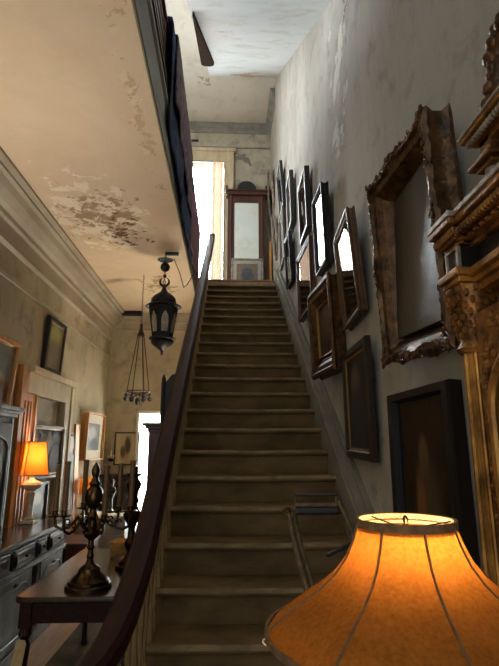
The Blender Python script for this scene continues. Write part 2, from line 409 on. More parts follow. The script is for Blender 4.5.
# bright glazed doorway in the room's back wall
w = MB()
for x0, x1, z0, z1 in ((DX0 - .03, DX0 + .015, 0, DZ), (DX1 - .03, DX1 + .02, 0, DZ), (DX0 - .03, DX1 + .02, DZ - .015, DZ + .03)): w.box(x0, x1, BY - .04, BY + .12, z0, z1)
df = structure(w.build('door_1', M['white_paint'], bevel=.004))
w = MB(); w.box(DX0 + .01, DX0 + .035, BY + .12, BY + .15, .02, DZ - .01); w.box(DX1 - .06, DX1 - .02, BY + .12, BY + .15, .02, DZ - .01)
w.box(DX0 + .01, DX1 - .02, BY + .12, BY + .15, .02, .2); w.box(DX0 + .01, DX1 - .02, BY + .12, BY + .15, DZ - .04, DZ - .01)
w.build('door_sash', M['white_paint'], df)
MB().box(DX0 + .02, DX1 - .03, BY + .132, BY + .138, .18, DZ - .02).build('window_pane', M['glass'], df)
MB().box(DX0 + .02, DX1 - .03, BY + .09, BY + .094, .02, DZ - .02).build('door_diffuser', M['diffuser'], df)  # added translucent sheet that dims the daylight in the doorway
# cased recess on the left wall
w = MB()
w.box(LX, LX + .05, 6.55, 6.84, 0, 2.24); w.box(LX, LX + .05, 5.36, 6.84, 2.24, 2.46)
w.box(LX, LX + .10, 5.36, 6.90, 2.46, 2.53); w.box(LX, LX + .07, 6.78, 6.86, 0, 2.46); w.box(LX + .05, LX + .065, 6.55, 6.6, 0, 2.24)
tr = structure(w.build('door_2', M['casing'], bevel=.005))
w = MB(); w.box(LX, LX + .05, 5.12, 5.62, 0, 2.235); w.box(LX, LX + .075, 5.12, 5.2, 2.236, 2.5); w.box(LX + .05, LX + .075, 5.12, 5.2, 0, 2.235); w.box(LX, LX + .05, 5.2, 5.355, 2.236, 2.46)
for y in (5.28, 5.36, 5.44): w.box(LX + .05, LX + .062, y, y + .03, .9, 2.15)
w.box(LX + .05, LX + .065, 5.56, 5.62, 0, 2.235)
w.build('pilaster', M['gold_and_lamplit_wood'], tr, bevel=.004)  # casing stile coloured orange to carry the lamp's glow
w = MB(); w.box(LX - .049, LX - .03, RY0, RY1, 0, RZ1); w.box(LX - .03, LX - .02, RY0 + .1, RY1 - .1, 1.98, RZ1 - .08)
w.build('door_panel', M['cornice'], tr, bevel=.004)
tag(MB().box(-2.04, -1.56, 8.66, 8.80, CZ - .06, CZ + .01).build('ceiling_gap', M['hole']), 'dark blue-black slot broken open in the ceiling above the back cornice', 'gap')

# ------------------------------------------------------------------ staircase
st = empty('staircase', (0, 0, 0), 0, 'long straight flight of olive carpeted stairs rising to the bright landing', 'staircase')
SX0, SX1 = -.425, .80
for k in range(-3, 22):
    y, z = nose(k); zb = z - R_
    d = T_ + .035 if k < 21 else .12
    rn = .022
    prof = [(y + .034, zb - .005), (y + .034, z - 2 * rn - .004)]
    for a in range(7):
        t = -PI / 2 - PI * a / 6
        prof.append((y + rn + rn * math.cos(t) * 1.0 - .006, z - rn + rn * math.sin(t)))
    prof += [(y + d, z), (y + d, zb - .005)]
    m = MB(); nx = 12; n = len(prof); vs = []; fs = []
    for i in range(nx + 1):
        x = SX0 + (SX1 - SX0) * i / nx; worn = -.006 * math.exp(-((i - nx / 2) / 3.2) ** 2) + random.uniform(-.0015, .0015)
        for j, (py, pz) in enumerate(prof):
            vs.append((x, py + (worn * -.4 if 2 <= j <= 8 else 0), pz + (worn if 2 <= j <= 9 else 0)))
    for i in range(nx):
        for j in range(n):
            j2 = (j + 1) % n; fs.append((i * n + j, i * n + j2, (i + 1) * n + j2, (i + 1) * n + j))
    fs += [tuple(range(n)), tuple(reversed(range(nx * n, nx * n + n)))]
    sp_ = m.add(vs, fs).build('step', M['carpet'], st, smooth=True); sp_.data.materials.append(M['carpet_lit_edge'])
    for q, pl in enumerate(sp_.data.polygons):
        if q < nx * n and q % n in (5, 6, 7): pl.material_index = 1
RAILX = -.352
rp = [(-.62, 1.60, .955), (-.67, 1.68, .955), (-.66, 1.78, .957), (-.59, 1.85, .96)]
rail_pts = [(-.53, 1.66, .94), (-.495, 1.70, .945), (-.455, 1.76, .957), (-.418, 1.83, .985), (-.388, 1.91, 1.03), (-.368, 2.0, 1.092), (-.357, 2.12, 1.165), (-.352, 2.26, 1.235)]
for i in range(1, 22):
    y = 2.26 + i * (8.15 - 2.26) / 21; rail_pts.append((RAILX + .03 * i / 21, y, zs(y, .80)))
rail_pts += [(-.322, 8.32, zs(8.32, .80) + .015), (-.322, 8.44, zs(8.44, .80) + .05)]
shp = [(-.048, -.032), (-.052, -.005), (-.05, .02), (-.034, .038), (0, .044), (.034, .038), (.05, .02), (.052, -.005), (.048, -.032), (.03, -.046), (-.03, -.046)]
hr = MB().tube(rail_pts, 1., shape=shp).build('handrail', M['mahogany'], st, smooth=True)
hr['label'] = 'thick dark mahogany handrail sweeping outward at its foot'
tp = [(.0, 0), (.022, 0), (.022, .06), (.013, .075), (.02, .1), (.011, .13), (.016, .24), (.02, .30), (.012, .36), (.011, .48), (.016, .5), (.011, .52), (.015, .62)]
for k in range(-3, 21):
    for dy in (.055, .19):
        y, z = nose(k); y += dy
        if y < 1.95: continue
        x = -.385 if y > 2.2 else -.385 - .1 * (2.2 - y)
        zt = (zs(y, .80) - .04) if y > 2.26 else (1.235 - (2.26 - y) * .5 - .045)
        hgt = zt - z; pr = [(r, q * hgt / .62) for r, q in tp]
        MB().lathe(pr, (x, y, z), 8).build('baluster', M['pale_wood'], st, smooth=True)
MB().lathe([(0, 0), (.07, 0), (.07, .25), (.055, .27), (.065, .3), (.04, .34), (.055, .5), (.06, .62), (.04, .7), (.055, .74), (.045, .78), (.055, .82), (.06, .9)], (-.55, 1.70, 0), 16).build('newel_post', M['mahogany'], st, smooth=True)

# upper gallery railing with cloths hung over it
ur = empty('gallery_railing', (EX - .02, 0, LAND_Z), 0, 'upper hall railing along the edge of the open stairwell, draped with cloths', 'railing')
MB().box(-.05, .045, 1.2, 8.42, .66, .72).build('top_rail', M['mahogany_dull'], ur, bevel=.01)
MB().box(-.03, .03, 1.2, 8.42, .07, .11).build('bottom_rail', M['mahogany_dull'], ur)
m = MB(); m.box(-.012, .012, 1.2, 8.42, .10, .67)
for q in range(5): m.box(-.012, .022, 1.2, 8.42, .13 + q * .11, .20 + q * .11)
m.build('infill_boards', M['fascia'], ur, bevel=.004)
for i in range(13): MB().box(-.03, .034, 1.2 + i * .6, 1.26 + i * .6, .1, .67).build('baluster', M['fascia'], ur, bevel=.004)
def draped(name, y0, y1, zb0, zb1, x, mat, label, amp=.03, seed=0, ztop=5.325, back=.3):
    rnd = random.Random(seed); ny, nz = 40, 22; vs = []; fs = []
    ph = [rnd.uniform(0, 6.28) for _ in range(4)]; fq = [rnd.uniform(4, 7), rnd.uniform(9, 14), rnd.uniform(17, 24)]
    for i in range(ny + 1):
        t = i / ny; y = y0 + (y1 - y0) * t; zb = zb0 + (zb1 - zb0) * t + .05 * math.sin(5 * t + ph[3])
        for j in range(nz + 1):
            s = j / nz
            if s < .18:
                u = s / .18; px, pz = EX - .09 - back * .12 * (1 - u) , ztop - back * (1 - u)
            elif s < .28:
                u = (s - .18) / .1; a = PI * (1 - u); px = EX - .02 + .085 * math.cos(a) + (x - (EX + .065)) * u; pz = ztop + .02 * math.sin(a)
            else:
                u = (s - .28) / .72; px = x; pz = ztop + (zb - ztop) * u
                k = min(1, u * 1.6)
                px += k * amp * (math.sin(fq[0] * y + ph[0] + u) + .6 * math.sin(fq[1] * y + ph[1]) + .3 * math.sin(fq[2] * y + ph[2] + 2 * u)) + amp * .9
            vs.append((px, y, pz))
    for i in range(ny):
        for j in range(nz):
            a = i * (nz + 1) + j; fs.append((a, a + 1, a + nz + 2, a + nz + 1))
    o = MB().add(vs, fs).build(name, mat, smooth=True)
    s = o.modifiers.new('thick', 'SOLIDIFY'); s.thickness = .012
    return tag(o, label, 'cloth', 'cloths hung over the gallery railing')
draped('hanging_quilt', 3.65, 6.5, 4.24, 4.14, EX + .064, M['navy_cloth'], 'navy blue quilt hanging lowest along the gallery railing', .012, 1)
draped('hanging_rug', 3.85, 5.75, 4.62, 4.5, EX + .092, M['brown_cloth'], 'plum brown rug hung over the railing nearest the viewer', .010, 2, 5.335, .28)
draped('hanging_blanket', 5.5, 8.1, 4.30, 4.2, EX + .055, M['pink_cloth'], 'faded plum pink blanket hung beside the sunlit landing window', .018, 3, 5.345, .28)
# dark board ending in a curve beside the soffit
bd = [(-.40 - .10 * t, 4.2 + 2.85 * t) for t in [q / 10 for q in range(11)]]
bd += [(-.395 - .105 * math.cos(a), 7.05 + .2 * math.sin(a)) for a in [PI * q / 8 for q in range(1, 8)]]
bd += [(-.39 + .10 * t, 4.2 + 2.85 * t) for t in [q / 10 for q in range(10, -1, -1)]]
m = MB(); n = len(bd)
m.add([(x, y, zsof(y) - d) for d in (.05, -.01) for (x, y) in bd], [tuple(range(n)), tuple(reversed(range(n, 2 * n)))] + [(i, n + i, n + (i + 1) % n, (i + 1) % n) for i in range(n)])
structure(m.build('trim_9', M['board']))
# vent plate
tag(MB().box(-.90, -.74, FY - .02, FY - .001, 8.49, 8.54).build('wall_vent', M['black_wood'], bevel=.004), 'small dark vent slot high on the upper hall wall above the window', 'vent')

# curtains on the landing window
def curtain(x0, x1, z0, z1, y, mat, n=9, amp=.02):
    nx = 60; vs = []; fs = []
    for i in range(nx + 1):
        t = i / nx; x = x0 + (x1 - x0) * t
        for z in (z0, (z0 + z1) / 2, z1): vs.append((x, y + amp * math.sin(t * n * 2 * PI) * (1.2 if z < z1 else .7), z))
    for i in range(nx):
        for j in range(2):
            a = i * 3 + j; fs.append((a, a + 1, a + 4, a + 3))
    return MB().add(vs, fs)
cu = empty('window_curtain', (-.3, FY - .1, LAND_Z), 0, 'peach and sheer curtain gathered at the right of the landing window', 'curtain')
c = curtain(-.10, .13, .03, 3.34, 0, None, 5).build('drape', M['curtain'], cu, smooth=True); c['label'] = 'peach drape'
c = curtain(-.24, -.06, .03, 3.34, .05, None, 5, .012).build('sheer', M['sheer'], cu, smooth=True); c['label'] = 'white sheer'
MB().tube([(-.70, .02, 3.35), (.14, .02, 3.35)], .012).build('rod', M['dark_wood'], cu)

# ------------------------------------------------------------------ pictures
def prof_flat(w, t, lip=.01): return [(0, 0), (0, t * .8), (w * .12, t), (w * .8, t), (w, t * .55), (w, 0)]
def prof_deep(w, t): return [(0, 0), (0, t * .16), (w * .14, t * .34), (w * .14, t * .62), (0, t * .86), (w * .1, t), (w * .25, t), (w * .32, t * .86), (w * .55, t * .8), (w * .75, t * .55), (w * .8, t * .6), (w * .92, t * .4), (w, t * .3), (w, 0)]

def picture(name, pos, rot, W, H, fw, th, frame_mat, art, label, cat='picture', group=None, prof=None, matw=0, glass=False, slip=True, ornate=None, glassmat=None, carve=None, lean=0.):
    """rot = 4x4 orientation; local picture faces -Y, back plane at y=0"""
    e = empty(name, (0, 0, 0), 0, label, cat, group)
    e.matrix_world = Matrix.Translation(pos) @ rot
    p = (prof or prof_flat)(fw, th)
    if ornate:
        m = MB().rectframe(W, H, [q + ((1. if q[0] < fw * .3 and q[1] > 0 else 0.),) for q in p], 44, ornate)
    else: m = MB().rectframe(W, H, p)
    for cv in (carve or []): m.add(cv.v, cv.f)
    m.build('frame', frame_mat, e, smooth=bool(ornate))
    iw, ih = W / 2 - fw, H / 2 - fw
    if slip:
        MB().rectframe(2 * iw + .002, 2 * ih + .002, [(0, th * .1), (0, th * .62), (.012, th * .55), (.012, th * .1)]).build('slip', M['gilt_strip'], e)
    if matw:
        MB().rectframe(2 * iw, 2 * ih, [(0, th * .1), (0, th * .64), (matw, th * .60), (matw, th * .1)]).build('mat_board', M['mat_board'], e)
        MB().box(-iw + matw * .9, iw - matw * .9, -th * .56, -th * .1, -ih + matw * .9, ih - matw * .9).build('print', art, e)
    else:
        cvs = MB().box(-iw - .004, iw + .004, -th * (.46 if lean else .45), -th * .1, -ih - .004, ih + .004).build('canvas', art, e)
        if lean: cvs.rotation_euler = (math.radians(lean[0]), 0, math.radians(lean[1]))
    if glass:
        MB().box(-iw, iw, -th * .70, -th * .68, -ih, ih).build('glass', glassmat or M['glass'], e)
    return e

def rot_right(t, yw, rl):
    d = math.radians
    return Matrix.Rotation(d(yw), 4, 'Z') @ Matrix.Rotation(d(-t), 4, 'Y') @ Matrix.Rotation(d(rl), 4, 'X') @ Matrix.Rotation(-PI / 2, 4, 'Z')
def rot_left(t=0, yw=0, rl=0):
    d = math.radians
    return Matrix.Rotation(d(yw), 4, 'Z') @ Matrix.Rotation(d(t), 4, 'Y') @ Matrix.Rotation(d(rl), 4, 'X') @ Matrix.Rotation(PI / 2, 4, 'Z')
GW = 'pictures climbing the right wall of the stairs'
A = {}
A['dark_land'] = painted('dark_landscape', rgb(58, 52, 42), rgb(92, 84, 70), [(.5, .75, .5, .3, rgb(120, 114, 100), .5), (.4, .2, .4, .2, rgb(40, 36, 28), .5)], .2)
A['big'] = painted('large_dark_canvas', rgb(66, 62, 58), rgb(34, 31, 29), [(.6, .6, .3, .4, rgb(92, 92, 92), .6), (.25, .5, .25, .6, rgb(36, 30, 26), .6)], .34, 5., 0, .5, 1.)
A['portrait'] = painted('dark_portrait', rgb(56, 42, 28), rgb(40, 30, 21), [(.45, .8, .15, .16, rgb(50, 36, 26), .3), (.45, .72, .09, .1, rgb(92, 70, 50), .35), (.5, .38, .24, .3, rgb(74, 60, 44), .4), (.35, .42, .09, .22, rgb(110, 76, 44), .4)], .4, 5., 0, .15)
A['figure'] = painted('blue_brown_figure_painting', rgb(66, 60, 54), rgb(40, 36, 34), [(.45, .7, .2, .18, rgb(104, 88, 72), .5), (.5, .35, .3, .3, rgb(56, 60, 66), .5)], .3, 4.)
A['gilt_dark'] = painted('brown_darkened_painting', rgb(60, 46, 32), rgb(38, 28, 20), [(.5, .6, .3, .3, rgb(84, 66, 46), .5)], .35)
A['blue'] = painted('pale_blue_sky_picture', rgb(170, 190, 200), rgb(130, 160, 180), [(.5, .2, .6, .2, rgb(150, 140, 110), .4)], .25)
A['pale'] = painted('pale_print', rgb(200, 192, 176), rgb(160, 150, 132), [(.5, .5, .25, .3, rgb(110, 100, 88), .4)], .5)
A['land2'] = painted('green_interior_picture', rgb(120, 116, 96), rgb(92, 88, 72), [(.5, .78, .45, .2, rgb(150, 150, 96), .5), (.5, .35, .3, .3, rgb(124, 112, 96), .5)], .25)
A['street'] = painted('colourful_street_picture', rgb(120, 124, 116), rgb(160, 150, 130), [(.3, .75, .5, .3, rgb(132, 142, 140), .4), (.2, .85, .3, .1, rgb(150, 90, 76), .4), (.6, .3, .3, .2, rgb(190, 166, 120), .4), (.8, .2, .2, .2, rgb(110, 70, 50), .4)], .3)
A['print'] = painted('grey_engraving', rgb(120, 116, 112), rgb(84, 82, 82), [(.4, .6, .3, .25, rgb(150, 146, 140), .4), (.6, .25, .3, .2, rgb(60, 58, 58), .4)], .5)
A['sketch'] = painted('tan_figure_drawing', rgb(196, 176, 140), rgb(172, 152, 118), [(.55, .6, .14, .28, rgb(92, 76, 56), .4), (.35, .4, .12, .2, rgb(110, 92, 68), .4)], .6)
A['niche'] = painted('dark_glazed_picture', rgb(70, 62, 50), rgb(40, 34, 28), [(.55, .65, .12, .25, rgb(170, 166, 156), .3), (.75, .3, .2, .4, rgb(30, 24, 20), .5)], .2)  # small pale shape paints a reflection on the picture
A['face'] = painted('dark_face_portrait', rgb(40, 32, 26), rgb(26, 20, 18), [(.5, .62, .2, .2, rgb(120, 92, 66), .3), (.5, .2, .4, .25, rgb(54, 40, 32), .4)], .3)
A['medal'] = painted('brown_vignette_print', rgb(156, 122, 92), rgb(132, 104, 78), [(.5, .42, .28, .28, rgb(44, 46, 56), .3), (.5, .66, .22, .12, rgb(60, 58, 62), .3)], .5)
A['blue_panel'] = painted('pale_blue_floral_panel', rgb(170, 184, 190), rgb(132, 150, 162), [(.5, .92, .35, .06, rgb(226, 220, 208), .3), (.4, .5, .4, .1, rgb(190, 170, 150), .5), (.5, .3, .4, .12, rgb(150, 110, 100), .5)], .5, 6.)

RIGHT = [
 ('framed_picture', (.855, 3.254, 2.863), (4.1, -3.0, -.5), .560, .714, .075, .060, 'brown_frame', 'dark_land', 'glazed picture in a flat brown frame catching a white window glare', prof_deep, True),
 ('gilt_picture', (.856, 4.081, 2.649), (2.4, 3.4, 1.5), .754, .786, .17, .100, 'bronze', 'gilt_dark', 'dark painting in a very deep wide bronze-gilt frame, low on stair wall', prof_deep, False),
 ('framed_picture', (.865, 4.18, 3.59), (2.0, .5, 2.5), .46, .735, .07, .070, 'black_wood', 'pale', 'small picture in a thick black frame left of the glaring brown-framed one', prof_deep, True),
 ('framed_picture', (.874, 3.302, 1.971), (1.0, -2.1, 1.4), .748, .749, .06, .040, 'dark_wood', 'figure', 'dark figure painting in a thin black frame beneath the glaring picture', None, False),
 ('framed_picture', (.880, 5.242, 4.368), (1.7, -.9, 2.1), .600, .705, .05, .060, 'dark_wood', 'blue', 'picture of pale blue sky in a dark frame, high on the stair wall', None, True),
 ('framed_picture', (.878, 5.276, 3.488), (.9, 1.6, .8), .790, .778, .08, .060, 'brown_frame', 'pale', 'pale print in a brown frame right below the pale blue picture', prof_deep, True),
 ('framed_picture', (.879, 6.455, 5.050), (1.5, -1.5, 2.2), .522, .743, .06, .060, 'dark_wood', 'pale', 'dark-framed picture hung just left of the pale blue one', None, True),
 ('framed_picture', (.869, 6.639, 4.258), (2.9, 2.0, 1.7), .447, .732, .06, .060, 'black_wood', 'figure', 'black deep-framed picture just above the string board near the top', prof_deep, True),
 ('framed_picture', (.870, 7.616, 5.891), (3.6, 0, .4), .542, .786, .05, .050, 'black_wood', 'pale', 'highest black-framed picture near the top of the stairs', None, True),
 ('framed_picture', (.882, 7.716, 5.05), (1.1, -.6, .4), .66, .88, .05, .040, 'brown_frame', 'pale', 'pale wide picture in a thin brown frame beside the lower oval picture', None, True),
]
for (nm, pos, ro, W, H, fw, th, fm, art, lab, pf, gl) in RIGHT:
    picture(nm, pos, rot_right(*ro), W, H, fw, th, M[fm], A[art], lab, 'picture', GW, pf, 0, gl)

# carved swept frame of the big picture
def wave(c, t):
    s = abs(t - .5) * 2          # 1 at corners, 0 mid-side
    g = .02 * s ** 4 + .018 * math.exp(-((t - .5) / .12) ** 2) - .004
    return g + .003 * math.sin(t * 60) + .002 * math.sin(t * 97 + c)
def lumps(path, n, r0, r1, seed, norm=None):
    rnd = random.Random(seed); m = MB()
    for i in range(n):
        t = (i + rnd.random() * .7) / n * (len(path) - 1); k = min(int(t), len(path) - 2); f = t - k
        p = Vector(path[k]).lerp(Vector(path[k + 1]), f); r = rnd.uniform(r0, r1)
        q = Matrix.Translation(p + Vector((rnd.uniform(-1, 1), 0, rnd.uniform(-1, 1))) * r * .7) @ Matrix.Rotation(rnd.uniform(0, 3), 4, 'Y')
        m.ball((0, 0, 0), (r * 1.4, r * .8, r * .6), 7, 5, q)
        if i % 3 == 0:      # little scroll
            sp = [(math.cos(a) * r * (2.2 - a * .28), -r * .4, math.sin(a) * r * (2.2 - a * .28)) for a in [x * .5 for x in range(13)]]
            m.tube(sp, [r * .38] * 13, 6, q)
    return m
CARVE = []
w2, h2 = .332, .441
for cx, cz, n in ((-1, 1, 0), (1, 1, 1), (1, -1, 2), (-1, -1, 3)):
    pth = [(cx * (w2 - .22), -.115, cz * (h2 + .0)), (cx * (w2 - .05), -.12, cz * (h2 - .01)), (cx * (w2 + .02), -.12, cz * (h2 + .02)), (cx * (w2 - .01), -.12, cz * (h2 - .06)), (cx * (w2 - .0), -.115, cz * (h2 - .25))]
    CARVE.append(lumps(pth, 26, .005, .0105, n))
for a, n in (((0, 1), 4), ((0, -1), 5), ((1, 0), 6), ((-1, 0), 7)):
    cxx, czz = a[0] * (w2 + .005), a[1] * (h2 + .005)
    pth = [(cxx - .1 * abs(a[1]), -.115, czz - .1 * abs(a[0])), (cxx, -.125, czz), (cxx + .1 * abs(a[1]), -.115, czz + .1 * abs(a[0]))]
    CARVE.append(lumps(pth, 14, .005, .010, n))

big = picture('ornate_gilt_picture', (.857, 2.012, 2.503), rot_right(3.5, 1.3, 3.9), .70, .888, .10, .12, M['bronze'], A['big'],
    'large dark painting in a heavy carved bronze-gilt swept frame', 'picture', GW, prof_deep, 0, False, False, wave, None, CARVE, (-4., -2.5))
picture('portrait_painting', (.840, 2.079, 1.443), rot_right(-1.6, 12.5, -2.5), .445, .95, .045, .070, M['black_wood'], A['portrait'],
    'dark brown portrait of a standing figure in a plain black frame behind lamp', 'picture', GW, None, 0, False, False)

def oval(pos, a, b, art, label, fm):
    e = empty('oval_picture', (0, 0, 0), 0, label, 'picture', GW); e.matrix_world = Matrix.Translation(pos) @ rot_right(4, 0, 0)
    n = 40; pf = [(0, 0), (0, .03), (.012, .045), (.04, .03), (.04, 0)]; vs = []; fs = []
    for i in range(n):
        t = 2 * PI * i / n
        for ins, out in pf: vs.append(((a - ins) * math.cos(t), -out, (b - ins) * math.sin(t)))
    m_ = len(pf)
    for i in range(n):
        i2 = (i + 1) % n
        for k in range(m_): fs.append((i * m_ + k, i * m_ + (k + 1) % m_, i2 * m_ + (k + 1) % m_, i2 * m_ + k))
    MB().add(vs, fs).build('frame', fm, e, smooth=True)
    for nm, y0, y1, mt in (('canvas', -.016, -.004, art), ('glass', -.024, -.02, M['glass'])):
        MB().prism([((a - .038) * math.cos(2 * PI * i / n), (b - .038) * math.sin(2 * PI * i / n)) for i in range(n)], 1, y0, y1).build(nm, mt, e)
    return e
oval((.87, 9.55, 6.83), .42, .58, A['blue'], 'upper oval picture with pale blue glass near the landing corner', M['silver'])
oval((.88, 8.9, 5.6), .30, .46, A['pale'], 'lower oval picture just above the landing beside the string board', M['silver'])

# left wall pictures
GL = 'pictures on the left wall'
picture('gilt_picture', (-2.145, 4.50, 2.36), rot_left(4, 0, 0), 1.0, .66, .055, .05, M['gold_and_lamplit_wood'], A['street'], 'street scene in an orange-gilt frame above the blue-grey cabinet', 'picture', GL, None, 0, False)
picture('framed_picture', (-2.14, 6.04, 2.87), rot_left(3, 0, 1.0), .60, .64, .055, .05, M['black_wood'], A['land2'], 'greenish picture in a black frame standing above the cream casing', 'picture', GL, None, 0, False)
picture('framed_print', (-2.14, 7.98, 1.84), rot_left(1.0, -2, 0), .90, .70, .02, .11, M['gold_and_lamplit_wood'], A['print'], 'grey engraving with white mat in a deep orange-lit frame', 'picture', GL, None, .13, False, False)  # orange lamplight on the frame side is put into its colour
picture('framed_picture', (-2.125, 6.085, 1.63), rot_left(0, -6, 0), .84, .60, .04, .04, M['brown_frame'], A['niche'], 'dark glazed picture inside the cream casing behind the lit lamp', 'picture', GL, None, 0, False)
picture('portrait_painting', (-2.175, 6.06, 1.06), rot_left(0, 0, 0), .56, .46, .04, .04, M['black_wood'], A['face'], 'dark face portrait low in the casing behind the lamp base', 'picture', GL, None, 0, False, False)
e = empty('painted_panel', (0, 0, 0), 0, 'tall narrow pale blue panel with rounded top leaning by the cream casing', 'panel')
e.matrix_world = Matrix.Translation((-2.085, 7.05, 0)) @ rot_left(-2.0, 0, 0)
arch = [(-.15, 0), (.15, 0), (.15, 1.72)] + [(.15 * math.cos(a), 1.72 + .16 * math.sin(a)) for a in [PI * i / 10 for i in range(1, 10)]] + [(-.15, 1.72)]
MB().prism(arch, 1, -.02, 0).build('canvas', A['blue_panel'], e)
m = MB(); m.box(.15, .33, -.03, .0, 0, 2.0); m.box(-.18, -.15, -.03, 0, 0, 1.75); m.build('side_rail', M['gold_and_lamplit_wood'], e, bevel=.004)  # orange of the wide rail stands for lamplight on it
m = MB()
for x in (-.1, .1): m.ball((x, -.022, 1.62), (.012, .006, .05), 8, 6)
m.ball((0, -.022, 1.84), (.07, .006, .014), 8, 6); m.build('painted_motif', M['blue_wood'], e, smooth=True)
# back wall picture
picture('framed_drawing', (-1.76, 8.995, 1.66), Matrix.Identity(4), .42, .56, .022, .03, M['black_wood'], A['sketch'], 'tan drawing of a figure in a thin black frame on the back wall', 'picture', None, None, 0, False, False)

# ------------------------------------------------------------------ landing furniture
pm = empty('pier_mirror', (.355, 10.12, LAND_Z), 0, 'tall red-brown hall mirror with arched crest standing on the landing', 'mirror')
m = MB(); m.box(-.41, -.26, -.16, .05, 0, 2.42); m.box(.26, .41, -.16, .05, 0, 2.42); m.box(-.41, .41, -.14, .05, 2.3, 2.45); m.box(-.41, .41, -.14, .05, 0, .5)
m.build('mirror_frame', M['mahogany_dull'], pm, bevel=.008)
m = MB(); m.box(-.45, .45, -.2, .05, 2.45, 2.5); m.box(-.43, .43, -.18, .05, 2.5, 2.54); m.box(-.46, .46, -.21, .05, 2.54, 2.57); m.build('cornice', M['mahogany_dull'], pm, bevel=.006)
MB().prism([(-.24, 2.57), (.24, 2.57)] + [(.22 * math.cos(a), 2.59 + .23 * math.sin(a)) for a in [PI * i / 14 for i in range(15)]], 1, -.12, -.04).build('crest', M['black_wood'], pm, bevel=.008)
for x in (-.43, .43): MB().lathe([(.03, 0), (.012, .02), (.03, .06), (.02, .1), (.004, .13)], (x, -.16, 2.57), 10).build('finial', M['mahogany_dull'], pm, smooth=True)
for x in (-.335, .335): MB().lathe([(.04, 0), (.04, .05), (.025, .08), (.028, 1.2), (.025, 2.3), (.04, 2.34), (.04, 2.4)], (x, -.17, .02), 10).build('column', M['mahogany_dull'], pm, smooth=True)
MB().box(-.262, .262, -.11, -.1, .5, 2.3).build('mirror_glass', M['mirror'], pm)
picture('framed_print', (.365, 9.86, LAND_Z + .60), Matrix.Rotation(math.radians(-3), 4, 'X'), .68, .68, .05, .035, M['silver'], A['medal'], 'light-framed print with a dark bust shape leaning before the hall mirror', 'picture', None, None, .07, True)
tag(MB().prism([(.0, 0), (.04, 0), (.04, 1.32), (0, 1.3)], 1, 9.75, 10.1, Matrix.Translation((.83, 0, LAND_Z))).build('leaning_board', M['gold_and_lamplit_wood'], bevel=.004), 'plain orange-brown board standing in the landing corner right of mirror', 'board')

# ------------------------------------------------------------------ big gilt pier glass on the right wall
gx = empty('gilded_overmantel', (RX, 1.125, 0), 0, 'towering carved and gilded mirror with fluted column at the right edge', 'mirror')
# local: x = out of wall is negative, y along wall, far end at y=+.42
gx.scale = (1, 1, .993)
YF = .42; YN = -.62
m = MB(); m.box(-.12, 0, YN, YF, 0, 2.08); m.box(-.17, 0, YN - .03, YF + .03, 0, .3); m.build('back_board', M['gold_dark'], gx, bevel=.004)
def column(y):
    fl = []; seg = 48
    vs = []; fs = []; pr = [(.052, .32), (.046, 1.1), (.042, 1.98)]
    for (r, z) in pr:
        for k in range(seg):
            a = 2 * PI * k / seg; rr = r * (1 - .13 * (k % 4 in (1, 2)))
            vs.append((-.125 + rr * math.cos(a), y + rr * math.sin(a), z))
    for i in range(2):
        for k in range(seg): fs.append((i * seg + k, i * seg + (k + 1) % seg, (i + 1) * seg + (k + 1) % seg, (i + 1) * seg + k))
    c = MB().add(vs, fs).build('column', M['gold'], gx, smooth=False)
    MB().lathe([(.05, 1.97), (.06, 1.985), (.05, 2.0), (.045, 2.01), (.05, 2.06), (.065, 2.13), (.075, 2.16), (.075, 2.18)], (-.125, y, 0), 16).build('capital', M['gold_dark'], c, smooth=True)
    l = MB()
    for i in range(84):
        a = i * 2.4; z = 2.02 + .15 * (i / 84); r = .047 + .032 * i / 84
        l.ball((-.125 + r * math.cos(a), y + r * math.sin(a), z), (.009, .009, .014), 6, 4)
    l.build('leaf_carving', M['gold_dark'], c, smooth=True)
    MB().lathe([(.08, .3), (.08, .33), (.06, .36)], (-.125, y, 0), 16).build('column_base', M['gold'], c, smooth=True)
for y in (YF - .04, YN + .04): column(y)
# arched inner frame: spandrel board with arch opening, carved band, glass
ya, yb = YN + .11, YF - .11; yc = (ya + yb) / 2; ar = (yb - ya) / 2 - .05
arc = [(yc + ar * math.cos(a), 1.78 + ar * .62 * math.sin(a)) for a in [PI * i / 18 for i in range(19)]]
for nm, rr0, rr1, x0, x1, mt in (('arch_frame', 1.0, 1.0, -.155, -.12, 'gold'),):
    vs = []; fs = []
    inner = [(yc + ar, .35)] + arc + [(yc - ar, .35)]
    outer = [(yb, .35)] + [(yb + (ya - yb) * i / 18., 2.08) for i in range(19)] + [(ya, .35)]
    for x in (x0, x1):
        for q in inner + outer: vs.append((x, q[0], q[1]))
    n = len(inner); N = 2 * n
    for i in range(n - 1):
        fs.append((i, i + 1, n + i + 1, n + i)); fs.append((N + i, N + n + i, N + n + i + 1, N + i + 1))
        fs.append((i, N + i, N + i + 1, i + 1)); fs.append((n + i, n + i + 1, N + n + i + 1, N + n + i))
    arch_mb = MB().add(vs, fs)
bead = MB().tube([(-.16, q[0], q[1]) for q in inner], .014, 8)
bead.tube([(-.155, yc + (q[0] - yc) * .9, q[1] - (.03 if q[1] > 1 else 0)) for q in inner], .01, 8); bead.build('arch_moulding', M['gold'], gx, smooth=True)
rnd = random.Random(5); l = arch_mb
for i in range(170):
    y = rnd.choice([rnd.uniform(yb - .05, yb), rnd.uniform(ya, ya + .05)]); z = rnd.uniform(.4, 1.9)
    l.ball((-.157, y, z), (.007, .011, .011), 6, 4)
for i in range(120):
    y = rnd.uniform(ya, yb); z = rnd.uniform(1.8, 2.06)
    if ((y - yc) / ar) ** 2 + ((z - 1.78) / (ar * .62)) ** 2 > 1.08: l.ball((-.157, y, z), (.009, .016, .014), 6, 4)
